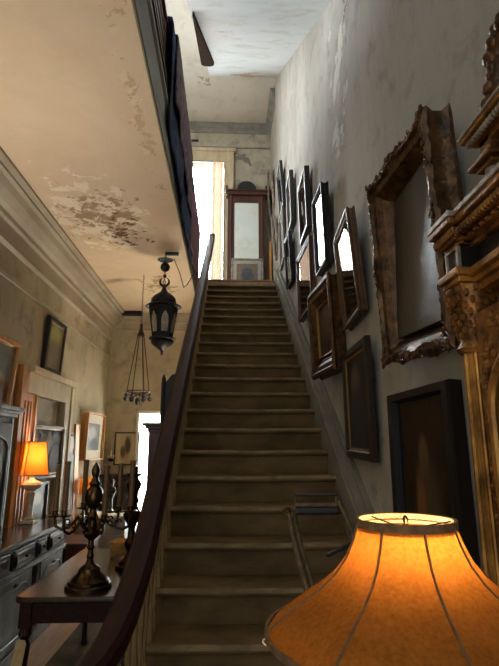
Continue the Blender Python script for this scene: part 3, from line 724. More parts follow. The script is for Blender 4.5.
l.build('arch_frame', M['gold_dark'], gx)
MB().box(-.128, -.122, ya, yb, .35, 2.05).build('mirror_glass', M['mirror_dark'], gx)
# entablature
def tiers(y0, y1, xo, prof): # prof: (x out, z0, z1)
    m = MB()
    for (x, z0, z1) in prof: m.box(-(xo + x), 0, y0 - x * .6, y1 + x * .6, z0, z1)
    return m
prof_arch = [(.0, 2.16, 2.185), (.015, 2.185, 2.205), (.03, 2.205, 2.23)]
m = tiers(YN, YF - .06, .13, prof_arch)
for y in (YF - .04, YN + .04):
    for (x, z0, z1) in [(.0, 2.178, 2.19), (.01, 2.19, 2.21), (.02, 2.21, 2.235)]: m.box(-(.18 + x), 0, y - .05 - x, y + .05 + x, z0, z1)
m.build('architrave', M['gold'], gx, bevel=.004)
m = MB(); m.box(-.12, 0, YN, YF, 2.22, 2.32)
for y in (YF - .04, YN + .04): m.box(-.172, 0, y - .045, y + .045, 2.22, 2.32)
m.build('frieze', M['black_wood'], gx)
m = MB()
for y in (YF - .04, YN + .04):
    for yy in (y - .04, y + .04): m.box(-.18, -.168, yy - .006, yy + .006, 2.235, 2.315)
    m.box(-.1795, -.17, y - .036, y + .036, 2.235, 2.243); m.box(-.1795, -.17, y - .036, y + .036, 2.307, 2.315)
m.box(-.121, -.118, YN, YF, 2.236, 2.242)
m.build('frieze_border', M['silver'], gx, bevel=.002)
pc = [(.0, 2.31, 2.33), (.02, 2.33, 2.35), (.035, 2.35, 2.375), (.06, 2.375, 2.40)]
m = tiers(YN, YF - .08, .135, pc)
for y in (YF - .04, YN + .04):
    for (x, z0, z1) in pc: m.box(-(.18 + x * .6), 0, y - .045 - x * .6, y + .045 + x * .6, z0, z1 - .001)
cm = m.build('cornice', M['gold_dark'], gx, bevel=.006)
l = MB()
for i in range(60):
    y = YN + (YF - YN) * i / 60; l.ball((-.185, y, 2.35), (.012, .008, .014), 6, 4)
    if i % 2: l.ball((-.165, y, 2.325), (.012, .012, .008), 6, 4)
for i in range(12): l.ball((-.20, YF - .10 + .12 * i / 11, 2.352), (.01, .006, .014), 6, 4)
l.build('dentil_carving', M['gold_dark'], cm, smooth=True)
m = MB(); m.box(-.20, 0, YN - .04, YF - .06, 2.40, 2.418)
for y in (YF - .04, YN + .04): m.box(-.218, 0, y - .084, y + .084, 2.40, 2.419)
m.build('cornice_cap', M['silver'], gx, bevel=.003)
# upper stage
m = MB(); m.box(-.07, 0, YN + .15, YF - .2, 2.418, 2.64); m.build('attic', M['gold_dark'], gx)
for y in (YF - .20, YN + .16):
    MB().lathe([(.03, 2.418), (.02, 2.43), (.026, 2.44), (.022, 2.52), (.034, 2.55)], (-.10, y, 0), 10).build('attic_column', M['silver'], gx, smooth=True)
m = MB()
for (x, z0, z1) in [(.0, 2.52, 2.535), (.02, 2.535, 2.55)]: m.box(-(.13 + x), 0, YF - .25 - x, YF - .16 + x, z0, z1)
m.box(-.12, 0, YF - .235, YF - .175, 2.55, 2.62)
for (x, z0, z1) in [(.0, 2.60, 2.62), (.02, 2.62, 2.64), (.04, 2.64, 2.655)]: m.box(-(.12 + x), 0, YN + .1, YF - .17 + x, z0, z1)
m.build('attic_cornice', M['gold_dark'], gx, bevel=.004)
MB().box(-.165, 0, YN + .08, YF - .125, 2.655, 2.664).build('attic_cap', M['silver'], gx, bevel=.002)
l = MB()
for i in range(44): l.ball((-.145, YN + .12 + (YF - YN - .28) * i / 43, 2.625), (.01, .009, .012), 6, 4)
l.build('attic_carving', M['silver'], gx, smooth=True)
# crest: carved pediment
cr = [(YF - .135, 2.66), (YF - .18, 2.74), (YF - .21, 2.80), (YF - .24, 2.85), (YF - .25, 2.92), (YF - .29, 2.96), (YF - .36, 2.93), (YF - .45, 3.0), (YF - .52, 3.08), (YF - .6, 3.0), (YF - .75, 2.93), (YF - .8, 2.96), (YF - .84, 2.9), (YF - .92, 2.66)]
MB().prism(cr, 0, -.09, -.02).build('crest', M['bronze'], gx, bevel=.008)
pth = [(-.085, a, b) for a, b in cr]
def lumps_y(path, n, r0, r1, seed):
    rnd = random.Random(seed); m = MB()
    for i in range(n):
        t = (i + rnd.random() * .7) / n * (len(path) - 1); k = min(int(t), len(path) - 2); f = t - k
        p = Vector(path[k]).lerp(Vector(path[k + 1]), f); r = rnd.uniform(r0, r1)
        m.ball(p + Vector((0, rnd.uniform(-1, 1), rnd.uniform(-1, 1))) * r * .6, (r * .9, r * 1.1, r), 8, 6)
    return m
lumps_y(pth, 60, .014, .026, 9).build('crest_carving', M['bronze_lump'], gx, smooth=True)
MB().tube([(-.10, YF - .132, 2.664), (-.10, YF - .175, 2.76)], .006, 6).build('crest_edge', M['silver'], gx)

# ------------------------------------------------------------------ big lamp in front
lamp = empty('floor_lamp', (.293, .86, 0), 0, 'lit lamp with large flared orange linen shade in the right foreground', 'lamp')
MB().add([(r * math.cos(2 * PI * k / 48), r * math.sin(2 * PI * k / 48), zz) for (r, zz) in ((.0795, 1.539), (.0745, 1.556)) for k in range(48)], [(k, (k + 1) % 48, 48 + (k + 1) % 48, 48 + k) for k in range(48)]).build('lining', M['lining'], lamp, smooth=True)
sp = [(.230, 1.386), (.223, 1.396), (.19, 1.420), (.145, 1.450), (.118, 1.474), (.100, 1.497), (.087, 1.524), (.077, 1.555)]
seg = 64; vs = []; fs = []
# panels between ribs are drawn slightly inward
for (r, z) in sp:
    for k in range(seg):
        a = 2 * PI * k / seg + math.radians(-90); ph = (k % 8) / 8.
        rr = r * (1 - .018 * math.sin(PI * ph)); vs.append((rr * math.cos(a), rr * math.sin(a), z))
for i in range(len(sp) - 1):
    for k in range(seg): fs.append((i * seg + k, i * seg + (k + 1) % seg, (i + 1) * seg + (k + 1) % seg, (i + 1) * seg + k))
shade = MB().add(vs, fs).build('lamp_shade', M['shade_big'], lamp, smooth=True)
for k in range(8):
    a = 2 * PI * k / 8 + math.radians(-90)
    MB().tube([(1.003 * r * math.cos(a), 1.003 * r * math.sin(a), z) for r, z in sp], .0022, 6).build('seam', M['shade_trim'], shade, smooth=True)
def ring(r, z, w, h, n=64):
    m = MB(); vs = []; fs = []; pf = [(r - w, z), (r + w, z), (r + w, z + h), (r - w, z + h)]
    for k in range(n):
        a = 2 * PI * k / n
        for (q, zz) in pf: vs.append((q * math.cos(a), q * math.sin(a), zz))
    for k in range(n):
        k2 = (k + 1) % n
        for j in range(4): fs.append((k * 4 + j, k * 4 + (j + 1) % 4, k2 * 4 + (j + 1) % 4, k2 * 4 + j))
    return m.add(vs, fs)
ring(.0788, 1.5445, .0018, .0125).build('top_band', M['shade_trim'], shade, smooth=True)
ring(.2305, 1.381, .0025, .009).build('bottom_band', M['shade_trim'], shade, smooth=True)
tp_ = [(-.232, .012, 1.384)] + [(-.232 + .004 * math.sin(i * 1.3), .012 - .004 * math.cos(i), 1.384 - .003 * i) for i in range(1, 6)]
MB().tube(tp_, .0012, 5).build('loose_thread', M['mat_board'], shade)
MB().lathe([(.13, 0), (.14, .01), (.13, .03), (.05, .05), (.02, .08), (.014, .12), (.012, 1.38)], (0, 0, 0), 24).build('stand', M['brass'], lamp, smooth=True)
hp = [(.0 + .03 * math.sin(PI * i / 10), 0, 1.39 + .15 * i / 10) for i in range(11)]
m = MB(); m.tube(hp, .0015, 6); m.tube([(-x, y, z) for x, y, z in hp], .0015, 6)
for k in range(3):
    a = 2 * PI * k / 3; m.tube([(0, 0, 1.54), (.077 * math.cos(a), .077 * math.sin(a), 1.552)], .0014, 5)
m.build('harp', M['brass'], lamp)
MB().lathe([(.004, 1.538), (.006, 1.545), (.003, 1.549), (.0055, 1.556), (.002, 1.562)], (0, 0, 0), 10).build('finial', M['brass'], lamp, smooth=True)
MB().ball((.004, -.03, 1.512), (.016, .016, .021), 14, 10).build('light_bulb', M['bulb'], lamp, smooth=True)

# ------------------------------------------------------------------ stand at the stair foot
vs_ = empty('wooden_stand', (.21, 1.80, 0), 0, 'brown wooden stand with scroll-topped post and two rails at stair foot', 'stand')
MB().tube([(0, .0, 1.46), (.012, -.07, 1.36), (.038, -.21, 1.22), (.09, -.42, .72), (.16, -.68, .0)], [.009, .010, .011, .012, .013], 8).build('leg', M['grey_post'], vs_, smooth=True)
MB().tube([(.022, .03, 1.45), (.034, -.05, 1.35), (.066, -.19, 1.2), (.11, -.3, .72), (.16, -.42, .0)], [.008, .009, .01, .011, .012], 8).build('leg', M['grey_post'], vs_, smooth=True)
MB().tube([(.175, .0, 1.49), (.19, -.08, 1.42), (.21, -.2, 1.3), (.25, -.42, .72), (.30, -.68, 0)], [.008, .009, .01, .011, .012], 8).build('leg', M['grey_post'], vs_, smooth=True)
sc = [(-.006 + .016 * (1 - a / 9) * math.cos(a), -.012, 1.456 + .016 * (1 - a / 9) * math.sin(a)) for a in [.6 * i for i in range(13)]]
MB().tube(sc, .005, 7).build('scroll', M['brass'], vs_, smooth=True)
MB().tube([(.02, 0, 1.512), (.172, 0, 1.512)], .0055, 8).build('top_rail', M['dark_wood'], vs_, smooth=True)
MB().tube([(.024, 0, 1.45), (.024, 0, 1.522)], .004, 6).build('upright', M['grey_post'], vs_)
MB().tube([(.165, 0, 1.47), (.165, 0, 1.515)], .004, 6).build('upright', M['grey_post'], vs_)
MB().box(.022, .175, -.012, .012, 1.447, 1.472).build('crest_rail', M['black_wood'], vs_, bevel=.008)
MB().box(.022, .178, -.010, .010, 1.474, 1.485).build('pale_rail', M['grey_post'], vs_, bevel=.004)
MB().tube([(.10, -.15, 1.345), (.20, -.12, 1.385)], .006, 6).build('brace', M['dark_wood'], vs_)
MB().tube([(.10, -.42, .6), (.255, -.45, .6)], .008, 6).build('stretcher', M['grey_post'], vs_)

# ------------------------------------------------------------------ hanging lantern
ln = empty('hanging_lantern', (-.80, 5.9, CZ), 0, 'large black six-sided iron lantern with domed lid hanging from the ceiling', 'lantern')
z = lambda a: a - CZ
MB().lathe([(.01, z(2.745)), (.02, z(2.80)), (.06, z(2.83)), (.12, z(2.87)), (.14, z(2.90)), (.13, z(2.925)), (.16, z(2.935)), (.165, z(2.95)), (.13, z(2.965))], (0, 0, 0), 12).build('base_bowl', M['iron'], ln, smooth=True)
body = MB().lathe([(.122, z(2.96)), (.178, z(3.32)), (.18, z(3.335))], (0, 0, 0), 6, None, .3).build('body', M['iron'], ln)
for k in range(6):
    a = .3 + PI / 6 + k * PI / 3; rm = .132 * .97; tilt = math.atan((.178 - .122) * .866 / .36)
    pth = [(-.035, -.12), (.035, -.12), (.042, 0), (.036, .07), (0, .13), (-.036, .07), (-.042, 0)]
    q = Matrix.Translation((rm * math.cos(a), rm * math.sin(a), z(3.14))) @ Matrix.Rotation(a + PI / 2, 4, 'Z') @ Matrix.Rotation(tilt, 4, 'X')
    MB().prism(pth, 1, -.006, .006, q).build('pane', M['lantern_glass'], ln)
MB().lathe([(.21, z(3.335)), (.222, z(3.345)), (.2, z(3.36)), (.15, z(3.37)), (.155, z(3.40)), (.15, z(3.44)), (.12, z(3.48)), (.06, z(3.52)), (.035, z(3.55)), (.02, z(3.60))], (0, 0, 0), 12, None, .3).build('lid', M['iron'], ln, smooth=True)
MB().tube([(.055 * math.cos(a), 0, z(3.66) + .055 * math.sin(a)) for a in [PI * (.62 - 1 - .24 + 1.24 * 0) + (-PI * .5 - 2.1 + .35 * i) + PI * .62 + .24 * PI - .0 for i in range(0)]] or
          [(.055 * math.cos(a), 0, z(3.665) + .055 * math.sin(a)) for a in [PI * .5 + .5 + i * (2 * PI - 1.0) / 14 for i in range(15)]], [.004 + .014 * math.sin(PI * i / 14) for i in range(15)], 8).build('crescent', M['iron'], ln, smooth=True)
m = MB(); m.ball((0, 0, z(3.735)), .022, 10, 8); m.ball((0, 0, z(3.855)), (.06, .06, .06), 14, 10); m.build('chain_ball', M['iron'], ln, smooth=True)
MB().lathe([(.02, -.045), (.09, -.075), (.1, -.07), (.03, -.05)], (0, 0, -.03), 18).build('canopy', M['iron'], ln, smooth=True)
m = MB()
def chain(m, x, y, z0, z1, r=.012, step=.03):
    n = int((z1 - z0) / step)
    for i in range(n):
        c = z0 + (i + .5) * step; ax = i % 2
        m.tube([(x + (r * math.cos(a) if ax else 0), y + (0 if ax else r * math.cos(a)), c + step * .62 * math.sin(a)) for a in [2 * PI * k / 8 for k in range(9)]], r * .28, 5)
chain(m, 0, 0, z(3.60), z(4.05), .014, .04); m.build('chain', M['iron'], ln, smooth=True)
m = MB(); m.box(-.0, .16, -.02, .02, -.035, -.0); m.build('ceiling_hook', M['iron'], ln)
tag(MB().tube([(-.72, 6.1, CZ - .005), (-.66, 6.3, CZ - .12), (-.62, 6.5, CZ - .26), (-.58, 6.6, CZ - .18), (-.5, 6.62, CZ - .02), (-.52, 6.6, CZ + .1)], .006, 6).build('lamp_cord', M['hole'], smooth=True), 'thin dark cord looping beside the lantern from the ceiling', 'cord')

# hanging crystal lamp on long chains
hl = empty('hanging_crystal_lamp', (-1.20, 6.7, CZ), 0, 'slender hanging lamp on long chains with small cups and crystal drops', 'lamp')
m = MB(); chain(m, 0, 0, z(3.30), z(4.05), .009, .035); m.build('chain', M['rusty'], hl, smooth=True)
MB().lathe([(.012, z(3.33)), (.02, z(3.31)), (.018, z(3.26)), (.03, z(3.22)), (.05, z(3.17)), (.05, z(3.15))], (0, 0, 0), 12).build('cap', M['rusty'], hl, smooth=True)
for k in range(6):
    a = k * PI / 3 + .2; m = MB(); n = 30
    for i in range(n):
        t = (i + .5) / n; r = .04 + .105 * t; m.ball((r * math.cos(a), r * math.sin(a), z(3.16) - t * .76), (.008, .008, .014), 6, 4)
    m.tube([(.04 * math.cos(a), .04 * math.sin(a), z(3.16)), (.145 * math.cos(a), .145 * math.sin(a), z(2.40))], .004, 5)
    m.build('hanging_chain', M['rusty'], hl, smooth=True)
    cup = MB().lathe([(.004, -.09), (.03, -.07), (.034, -.045), (.012, -.03), (.02, -.01), (.008, .02)], (.155 * math.cos(a), .155 * math.sin(a), z(2.36)), 10).build('cup', M['iron'], hl, smooth=True)
m = MB(); m.tube([(.15 * math.cos(2 * PI * k / 24), .15 * math.sin(2 * PI * k / 24), z(2.40)) for k in range(25)], .009, 6); m.build('ring', M['rusty'], hl, smooth=True)
m = MB()
for k in range(6):
    a = k * PI / 3; m.tube([(.05 + .1 * math.cos(t) , 0, .04 * math.sin(t)) for t in [PI * i / 8 for i in range(9)]], .005, 5, Matrix.Translation((0, 0, z(2.33))) @ Matrix.Rotation(a, 4, 'Z'))
m.ball((0, 0, z(2.27)), (.035, .035, .05), 10, 8); m.build('centre_scrolls', M['iron'], hl, smooth=True)
for (dx, dz) in ((0, 2.15), (.05, 2.22), (-.05, 2.25), (.02, 2.31), (-.08, 2.33), (.08, 2.34)): MB().ball((dx, dx * .4, z(dz)), (.014, .014, .03), 8, 6).build('crystal_drop', M['crystal'], hl, smooth=True)

# ------------------------------------------------------------------ table, rug, candelabra
tag(MB().box(-1.42, -.45, 1.2, 8.6, 0, .012).build('floor_rug', M['rug'], bevel=.005), 'long olive brown rug on the floor under the dark table', 'rug')
tb = empty('side_table', (-.86, 4.16, 0), 0, 'dark polished wooden table with rounded corners beside the stair rail', 'table')
hw, hd, rc = .44, .78, .06; poly = []
for (cx, cy, a0) in ((hw - rc, hd - rc, 0), (-hw + rc, hd - rc, PI / 2), (-hw + rc, -hd + rc, PI), (hw - rc, -hd + rc, 1.5 * PI)):
    for i in range(7): poly.append((cx + rc * math.cos(a0 + PI / 2 * i / 6), cy + rc * math.sin(a0 + PI / 2 * i / 6)))
MB().prism(poly, 2, .745, .782).build('tabletop', M['table_wood'], tb, bevel=.012)
m = MB(); x, y = hw - .07, hd - .07
for sx in (-1, 1): m.box(sx * x - .012, sx * x + .012, -y, y, .62, .745)
for sy in (-1, 1): m.box(-x, x, sy * y - .012, sy * y + .012, .62, .745)
m.build('apron', M['mahogany'], tb, bevel=.004)
for sx in (-1, 1):
    for sy in (-1, 1):
        l = MB(); cx, cy = sx * x, sy * y
        l.box(cx - .035, cx + .035, cy - .035, cy + .035, .60, .745)
        l.lathe([(.018, .013), (.03, .03), (.02, .06), (.022, .2), (.028, .4), (.036, .5), (.022, .53), (.04, .56), (.03, .6)], (cx, cy, 0), 14)
        l.build('leg', M['mahogany'], tb, smooth=True)
pt = empty('paper_tag', (-1.23, 3.385, .5), .15, 'buff paper price tag hanging from the front table leg', 'tag')
MB().prism([(-.03, -.14), (.03, -.14), (.03, .03), (.018, .05), (-.018, .05), (-.03, .03)], 1, -.004, 0, Matrix.Rotation(.12, 4, 'Y')).build('card', M['tag'], pt)
MB().tube([(0, -.004, .035), (.0, .01, .08), (-.0, .012, .1)], .002, 5).build('string', M['dark_wood'], pt)

def candelabrum(loc, s, label, n, a0, mat, name='candelabrum'):
    e = empty(name, loc, 0, label, 'candelabrum'); e.scale = (s, s, s)
    MB().lathe([(.17, 0), (.17, .02), (.16, .03), (.15, .032), (.15, .052), (.135, .058), (.12, .075), (.085, .105), (.082, .11), (.078, .135), (.072, .14), (.05, .155), (.045, .16)], (0, 0, 0), 32).build('base', mat, e, smooth=True)
    MB().lathe([(.045, .155), (.03, .17), (.022, .2), (.03, .215), (.024, .23), (.02, .26), (.032, .28), (.022, .3), (.022, .33), (.055, .36), (.07, .385), (.055, .41), (.025, .43), (.02, .47), (.04, .5), (.03, .52), (.025, .56)], (0, 0, 0), 24).build('stem', mat, e, smooth=True)
    MB().lathe([(.025, .55), (.05, .58), (.07, .63), (.06, .69), (.035, .72), (.045, .74), (.03, .76), (.022, .79), (.03, .81), (.034, .84), (.022, .87), (.004, .9)], (0, 0, 0), 20).build('urn_finial', mat, e, smooth=True)
    for k in range(n):
        a = a0 + 2 * PI * k / n; c_, s_ = math.cos(a), math.sin(a)
        R = .285; zz = .49 + .03 * (k % 2)
        pts = [(.02, .40), (.07, .42), (.10, .47), (.11, .50), (.13, .47), (.18, .42), (.23, .405), (.275, .43), (R, zz)]
        fine = []
        for i in range(len(pts) - 1):
            for j in range(3): fine.append((pts[i][0] + (pts[i + 1][0] - pts[i][0]) * j / 3, pts[i][1] + (pts[i + 1][1] - pts[i][1]) * j / 3))
        fine.append(pts[-1])
        arm = MB().tube([(r * c_, r * s_, h) for r, h in fine], .0105, 8)
        arm.tube([((.19 + .03 * math.cos(t) * (1 - t / 9)) * c_, (.19 + .03 * math.cos(t) * (1 - t / 9)) * s_, .455 + .03 * math.sin(t) * (1 - t / 9)) for t in [.5 * i for i in range(12)]], .006, 6)
        arm = arm.build('arm', mat, e, smooth=True)
        MB().lathe([(.012, 0), (.05, .012), (.054, .02), (.02, .024), (.02, .045), (.026, .05), (.022, .055)], (R * c_, R * s_, zz), 16).build('drip_pan', mat, arm, smooth=True)
        MB().lathe([(.02, .05), (.02, .37), (.024, .372), (.024, .392), (.012, .395)], (R * c_, R * s_, zz), 12).build('candle', M['candle'], arm, smooth=True)
    return e
candelabrum((-.905, 3.60, .782), .88, 'brass candelabrum with six branching arms at the near end of the dark table', 6, PI, M['brass'])
ck = empty('candlestick', (-.74, 4.15, .782), 0, 'stout turned brass candlestick partly hidden behind the curved handrail', 'candlestick')
MB().lathe([(.11, 0), (.11, .02), (.09, .03), (.085, .05), (.05, .08), (.035, .10)], (0, 0, 0), 28).build('base', M['brass_dark'], ck, smooth=True)
MB().lathe([(.034, .09), (.028, .12), (.045, .15), (.05, .18), (.03, .22), (.026, .28), (.04, .32), (.066, .36), (.07, .39), (.045, .43), (.034, .46), (.05, .48), (.036, .51), (.04, .55), (.058, .59), (.06, .615), (.036, .65), (.03, .665)], (0, 0, 0), 24).build('stem', M['brass_dark'], ck, smooth=True)
MB().lathe([(.03, .66), (.055, .675), (.06, .69), (.03, .695), (.026, .74), (.03, .745)], (0, 0, 0), 20).build('drip_pan', M['brass_dark'], ck, smooth=True)
gb = empty('gilt_box', (-.885, 4.55, .782), .2, 'small ornate gilt casket at the back of the dark table', 'box')
MB().box(-.09, .09, -.06, .06, 0.012, .10).build('body', M['gold'], gb, bevel=.01)
MB().lathe([(.11, .10), (.10, .12), (.05, .14), (.015, .15), (.02, .165), (.003, .18)], (0, 0, 0), 16, None, 0, (1, .7)).build('lid', M['gold'], gb, smooth=True)
for sx in (-1, 1):
    for sy in (-1, 1): MB().ball((sx * .07, sy * .045, .012), .012, 8, 6).build('foot', M['gold'], gb, smooth=True)

# ------------------------------------------------------------------ sideboard and what stands on it
sb = empty('sideboard', (LX + .235, 4.45, 0), 0, 'long grey-washed carved sideboard along the left wall under the lamp', 'sideboard')
BX = .235
SY = 1.26
MB().box(-.23, .20, -SY, SY, .08, .89).build('body', M['grey_wood'], sb, bevel=.006)
m = MB(); m.box(-.23, .235, -SY - .02, SY + .02, .895, .93); m.box(-.23, .215, -SY - .01, SY + .01, .88, .896); m.build('top', M['table_wood'], sb, bevel=.008)
m = MB(); m.box(-.23, .215, -SY - .012, SY + .012, 0, .09); m.box(.2, .22, -SY, SY, .675, .70); m.box(.2, .222, -SY, SY, .665, .675); m.build('plinth', M['grey_wood'], sb, bevel=.004)
dw = [(-1.22, -.70), (-.62, -.16), (-.08, .36), (.44, .66), (.74, 1.22)]
for (a, b) in dw:
    d = MB().box(.2, .222, a, b, .715, .865).build('drawer', M['grey_wood'], sb, bevel=.008)
    MB().rectframe(b - a - .06, .1, [(0, 0), (0, .008), (.012, .012), (.016, 0)], M=Matrix.Translation((.222, (a + b) / 2, .79)) @ Matrix.Rotation(PI / 2, 4, 'Z')).build('moulding', M['grey_wood'], d)
    MB().ball((.236, (a + b) / 2, .79), (.014, .03, .012), 10, 6).build('handle', M['iron'], d, smooth=True)
for y in (-.66, -.12, .40, .70):
    m = MB(); m.box(.2, .245, y - .032, y + .032, .73, .85); m.ball((.245, y, .79), (.02, .03, .05), 10, 6); m.build('carved_block', M['black_wood'], sb, bevel=.006)
for (a, b) in [(-1.22, -.48), (-.40, .34), (.56, 1.18)]:
    d = MB().box(.2, .22, a, b, .12, .65).build('door', M['grey_wood'], sb, bevel=.006)
    pts = [(.222, a + .07, .18), (.222, a + .07, .5)] + [(.222, (a + b) / 2 - ((b - a) / 2 - .07) * math.cos(t), .5 + .06 * math.sin(t) + .03 * abs(math.sin(2 * t))) for t in [PI * i / 16 for i in range(17)]] + [(.222, b - .07, .5), (.222, b - .07, .18), (.222, a + .07, .18)]
    MB().tube(pts, .010, 6).build('arch_moulding', M['grey_wood'], d, smooth=True)
    MB().ball((.235, (a + b) / 2, .6), (.012, .05, .016), 10, 6).build('handle', M['iron'], d, smooth=True)
for y in (.42, 1.225, -.44):
    MB().lathe([(.025, .12), (.03, .2), (.018, .24), (.03, .4), (.022, .55), (.03, .6), (.03, .65)], (.21, y, 0), 12).build('half_column', M['black_wood'], sb, smooth=True)

hc = empty('display_cabinet', (LX + .005, 4.02, .931), 0, 'blue-grey carved cabinet with stepped cornice standing on the sideboard', 'cabinet')
MB().box(0, .24, -.55, .55, 0, 1.0).build('body', M['blue_wood'], hc, bevel=.006)
m = MB(); m.box(0, .27, -.58, .58, 1.0, 1.03); m.box(0, .29, -.60, .60, 1.03, 1.055); m.box(0, .31, -.63, .63, 1.055, 1.09); m.build('cornice', M['grey_wood'], hc, bevel=.005)
d = MB().box(.24, .258, -.02, .52, .06, .95).build('door', M['blue_wood'], hc, bevel=.006)
MB().tube([(.262, .06, .12), (.262, .06, .74), (.262, .1, .8), (.262, .25, .84), (.262, .4, .8), (.262, .46, .74), (.262, .46, .12), (.262, .06, .12)], .008, 6).build('moulding', M['grey_wood'], d, smooth=True)
d = MB().box(.24, .258, -.53, -.03, .06, .95).build('door', M['blue_wood'], hc, bevel=.006)
MB().box(0, .25, .515, .56, 0, 1.0).build('corner_post', M['grey_wood'], hc, bevel=.006)

sl = empty('table_lamp', (-2.0, 5.42, .931), 0, 'small lit lamp with square orange shade and white urn base on sideboard', 'lamp')
MB().box(-.07, .07, -.07, .07, 0, .03).build('base', M['ceramic'], sl, bevel=.006)
MB().lathe([(.05, .03), (.055, .05), (.035, .07), (.03, .12), (.035, .24), (.045, .29), (.03, .31), (.085, .345), (.10, .375), (.085, .40), (.04, .42), (.02, .44), (.015, .5)], (0, 0, 0), 22).build('urn', M['ceramic'], sl, smooth=True)
vs = []; fs = []
for (r, zz) in ((.172, .47), (.118, .80)):
    for k in range(4): vs.append((r * math.cos(PI / 2 * k - .15), r * math.sin(PI / 2 * k - .15), zz))
fs = [(k, (k + 1) % 4, 4 + (k + 1) % 4, 4 + k) for k in range(4)]
ss = MB().add(vs, fs).build('lamp_shade', M['shade_small'], sl)
m = MB()
for k in range(4): m.tube([vs[k], vs[k + 4]], .004, 6); m.tube([vs[k], vs[(k + 1) % 4]], .004, 6); m.tube([vs[k + 4], vs[4 + (k + 1) % 4]], .004, 6)
m.build('trim', M['shade_trim'], ss)
MB().lathe([(.008, .80), (.014, .83), (.006, .85), (.012, .865), (.002, .88)], (0, 0, 0), 10).build('finial', M['ceramic'], sl, smooth=True)
MB().tube([(0, 0, .5), (0, 0, .8)], .004, 6).build('rod', M['brass'], sl)
MB().ball((0, 0, .67), .028, 12, 8).build('light_bulb', M['bulb_dim'], sl, smooth=True)

# ------------------------------------------------------------------ things deeper in the room
ch = empty('wooden_chest', (-1.86, 6.5, 0), 0, 'low red-brown wooden chest behind the end of the dark table', 'chest')
MB().box(-.22, .24, -.3, .3, .06, .57).build('body', M['mahogany_dull'], ch, bevel=.008)
MB().box(-.24, .26, -.32, .32, .57, .605).build('lid', M['mahogany_dull'], ch, bevel=.006)
for sx in (-.2, .22):
    for sy in (-.27, .27): MB().lathe([(.02, 0), (.035, .03), (.025, .06)], (sx, sy, 0), 10).build('foot', M['mahogany_dull'], ch, smooth=True)
dr = empty('white_dresser', (-1.74, 7.68, 0), 0, 'pale grey painted chest of drawers in front of the black cabinet', 'dresser')
MB().box(-.32, .32, -.24, .24, .05, .72).build('body', M['white_chest'], dr, bevel=.006)
MB().box(-.34, .34, -.26, .26, .72, .755).build('top', M['white_paint'], dr, bevel=.006)
for zz in (.1, .31, .52):
    d = MB().box(-.29, .29, -.255, -.24, zz, zz + .18).build('drawer', M['white_chest'], dr, bevel=.004)
    for xx in (-.15, .15): MB().ball((xx, -.265, zz + .09), .014, 8, 6).build('knob', M['iron'], d, smooth=True)
for sx in (-.28, .28):
    for sy in (-.2, .2): MB().box(sx - .025, sx + .025, sy - .025, sy + .025, 0, .06).build('foot', M['white_chest'], dr)
bc = empty('black_cabinet', (-1.75, 8.72, 0), 0, 'black cabinet with dark doors against the back wall', 'cabinet')
MB().box(-.3, .24, -.2, .2, 0, 1.2).build('body', M['black_wood'], bc, bevel=.006)
MB().box(-.33, .27, -.23, .22, 1.2, 1.25).build('cornice', M['black_wood'], bc, bevel=.006)
for xx in (-.28, -.02):
    d = MB().box(xx, xx + .24, -.215, -.2, .06, 1.14).build('door', M['black_wood'], bc, bevel=.004)
    MB().ball((xx + (.2 if xx < -.1 else .04), -.222, .6), .012, 8, 6).build('knob', M['brass'], d, smooth=True)
fl = empty('table_lamp', (-2.0, 7.54, .755), 0, 'little lit lamp with bright orange drum shade on the pale dresser', 'lamp')
MB().lathe([(.07, 0), (.07, .02), (.03, .04), (.05, .12), (.055, .18), (.02, .24), (.012, .3)], (0, 0, 0), 16).build('base', M['brass_dark'], fl, smooth=True)
MB().lathe([(.115, .28), (.105, .50)], (0, 0, 0), 24).build('lamp_shade', M['shade_small'], fl, smooth=True)
for q in list(fl.children):
    if q.name.startswith('lamp_shade'):
        bm = bmesh.new(); bm.from_mesh(q.data)
        bmesh.ops.delete(bm, geom=[f for f in bm.faces if len(f.verts) > 4], context='FACES_ONLY'); bm.to_mesh(q.data); bm.free()
MB().ball((0, 0, .38), .026, 10, 8).build('light_bulb', M['bulb_dim'], fl, smooth=True)
ob = empty('black_bust', (-1.70, 7.72, .755), 0, 'dark little bust on a plinth beside the far orange lamp', 'ornament')
MB().lathe([(.05, 0), (.05, .03), (.03, .05), (.03, .2), (.05, .24), (.05, .26)], (0, 0, 0), 14).build('plinth', M['black_wood'], ob, smooth=True)
m = MB(); m.ball((0, 0, .31), (.075, .05, .06), 12, 8); m.ball((0, 0, .36), (.022, .022, .04), 10, 6); m.ball((0, -.005, .425), (.04, .045, .05), 12, 8); m.build('bust', M['black_wood'], ob, smooth=True)
m = MB(); sr = empty('crystal_sconce', (-2.0, 8.9, 1.5), 0, 'small sconce of clear crystal drops in the far left corner', 'sconce')
MB().lathe([(.01, -.06), (.05, -.04), (.05, -.02), (.015, 0)], (0, 0, 0), 12).build('dish', M['brass_dark'], sr, smooth=True)
MB().tube([(0, 0, -.03), (0, .05, -.06), (0, .1, -.03)], .008, 6).build('bracket', M['brass_dark'], sr)
for (dx, dz, hh) in ((0, .07, .07), (-.045, .03, .03), (.045, .03, .03)): MB().ball((dx, -.0, dz), (.014, .014, hh), 8, 8).build('crystal_drop', M['ceramic'], sr, smooth=True)

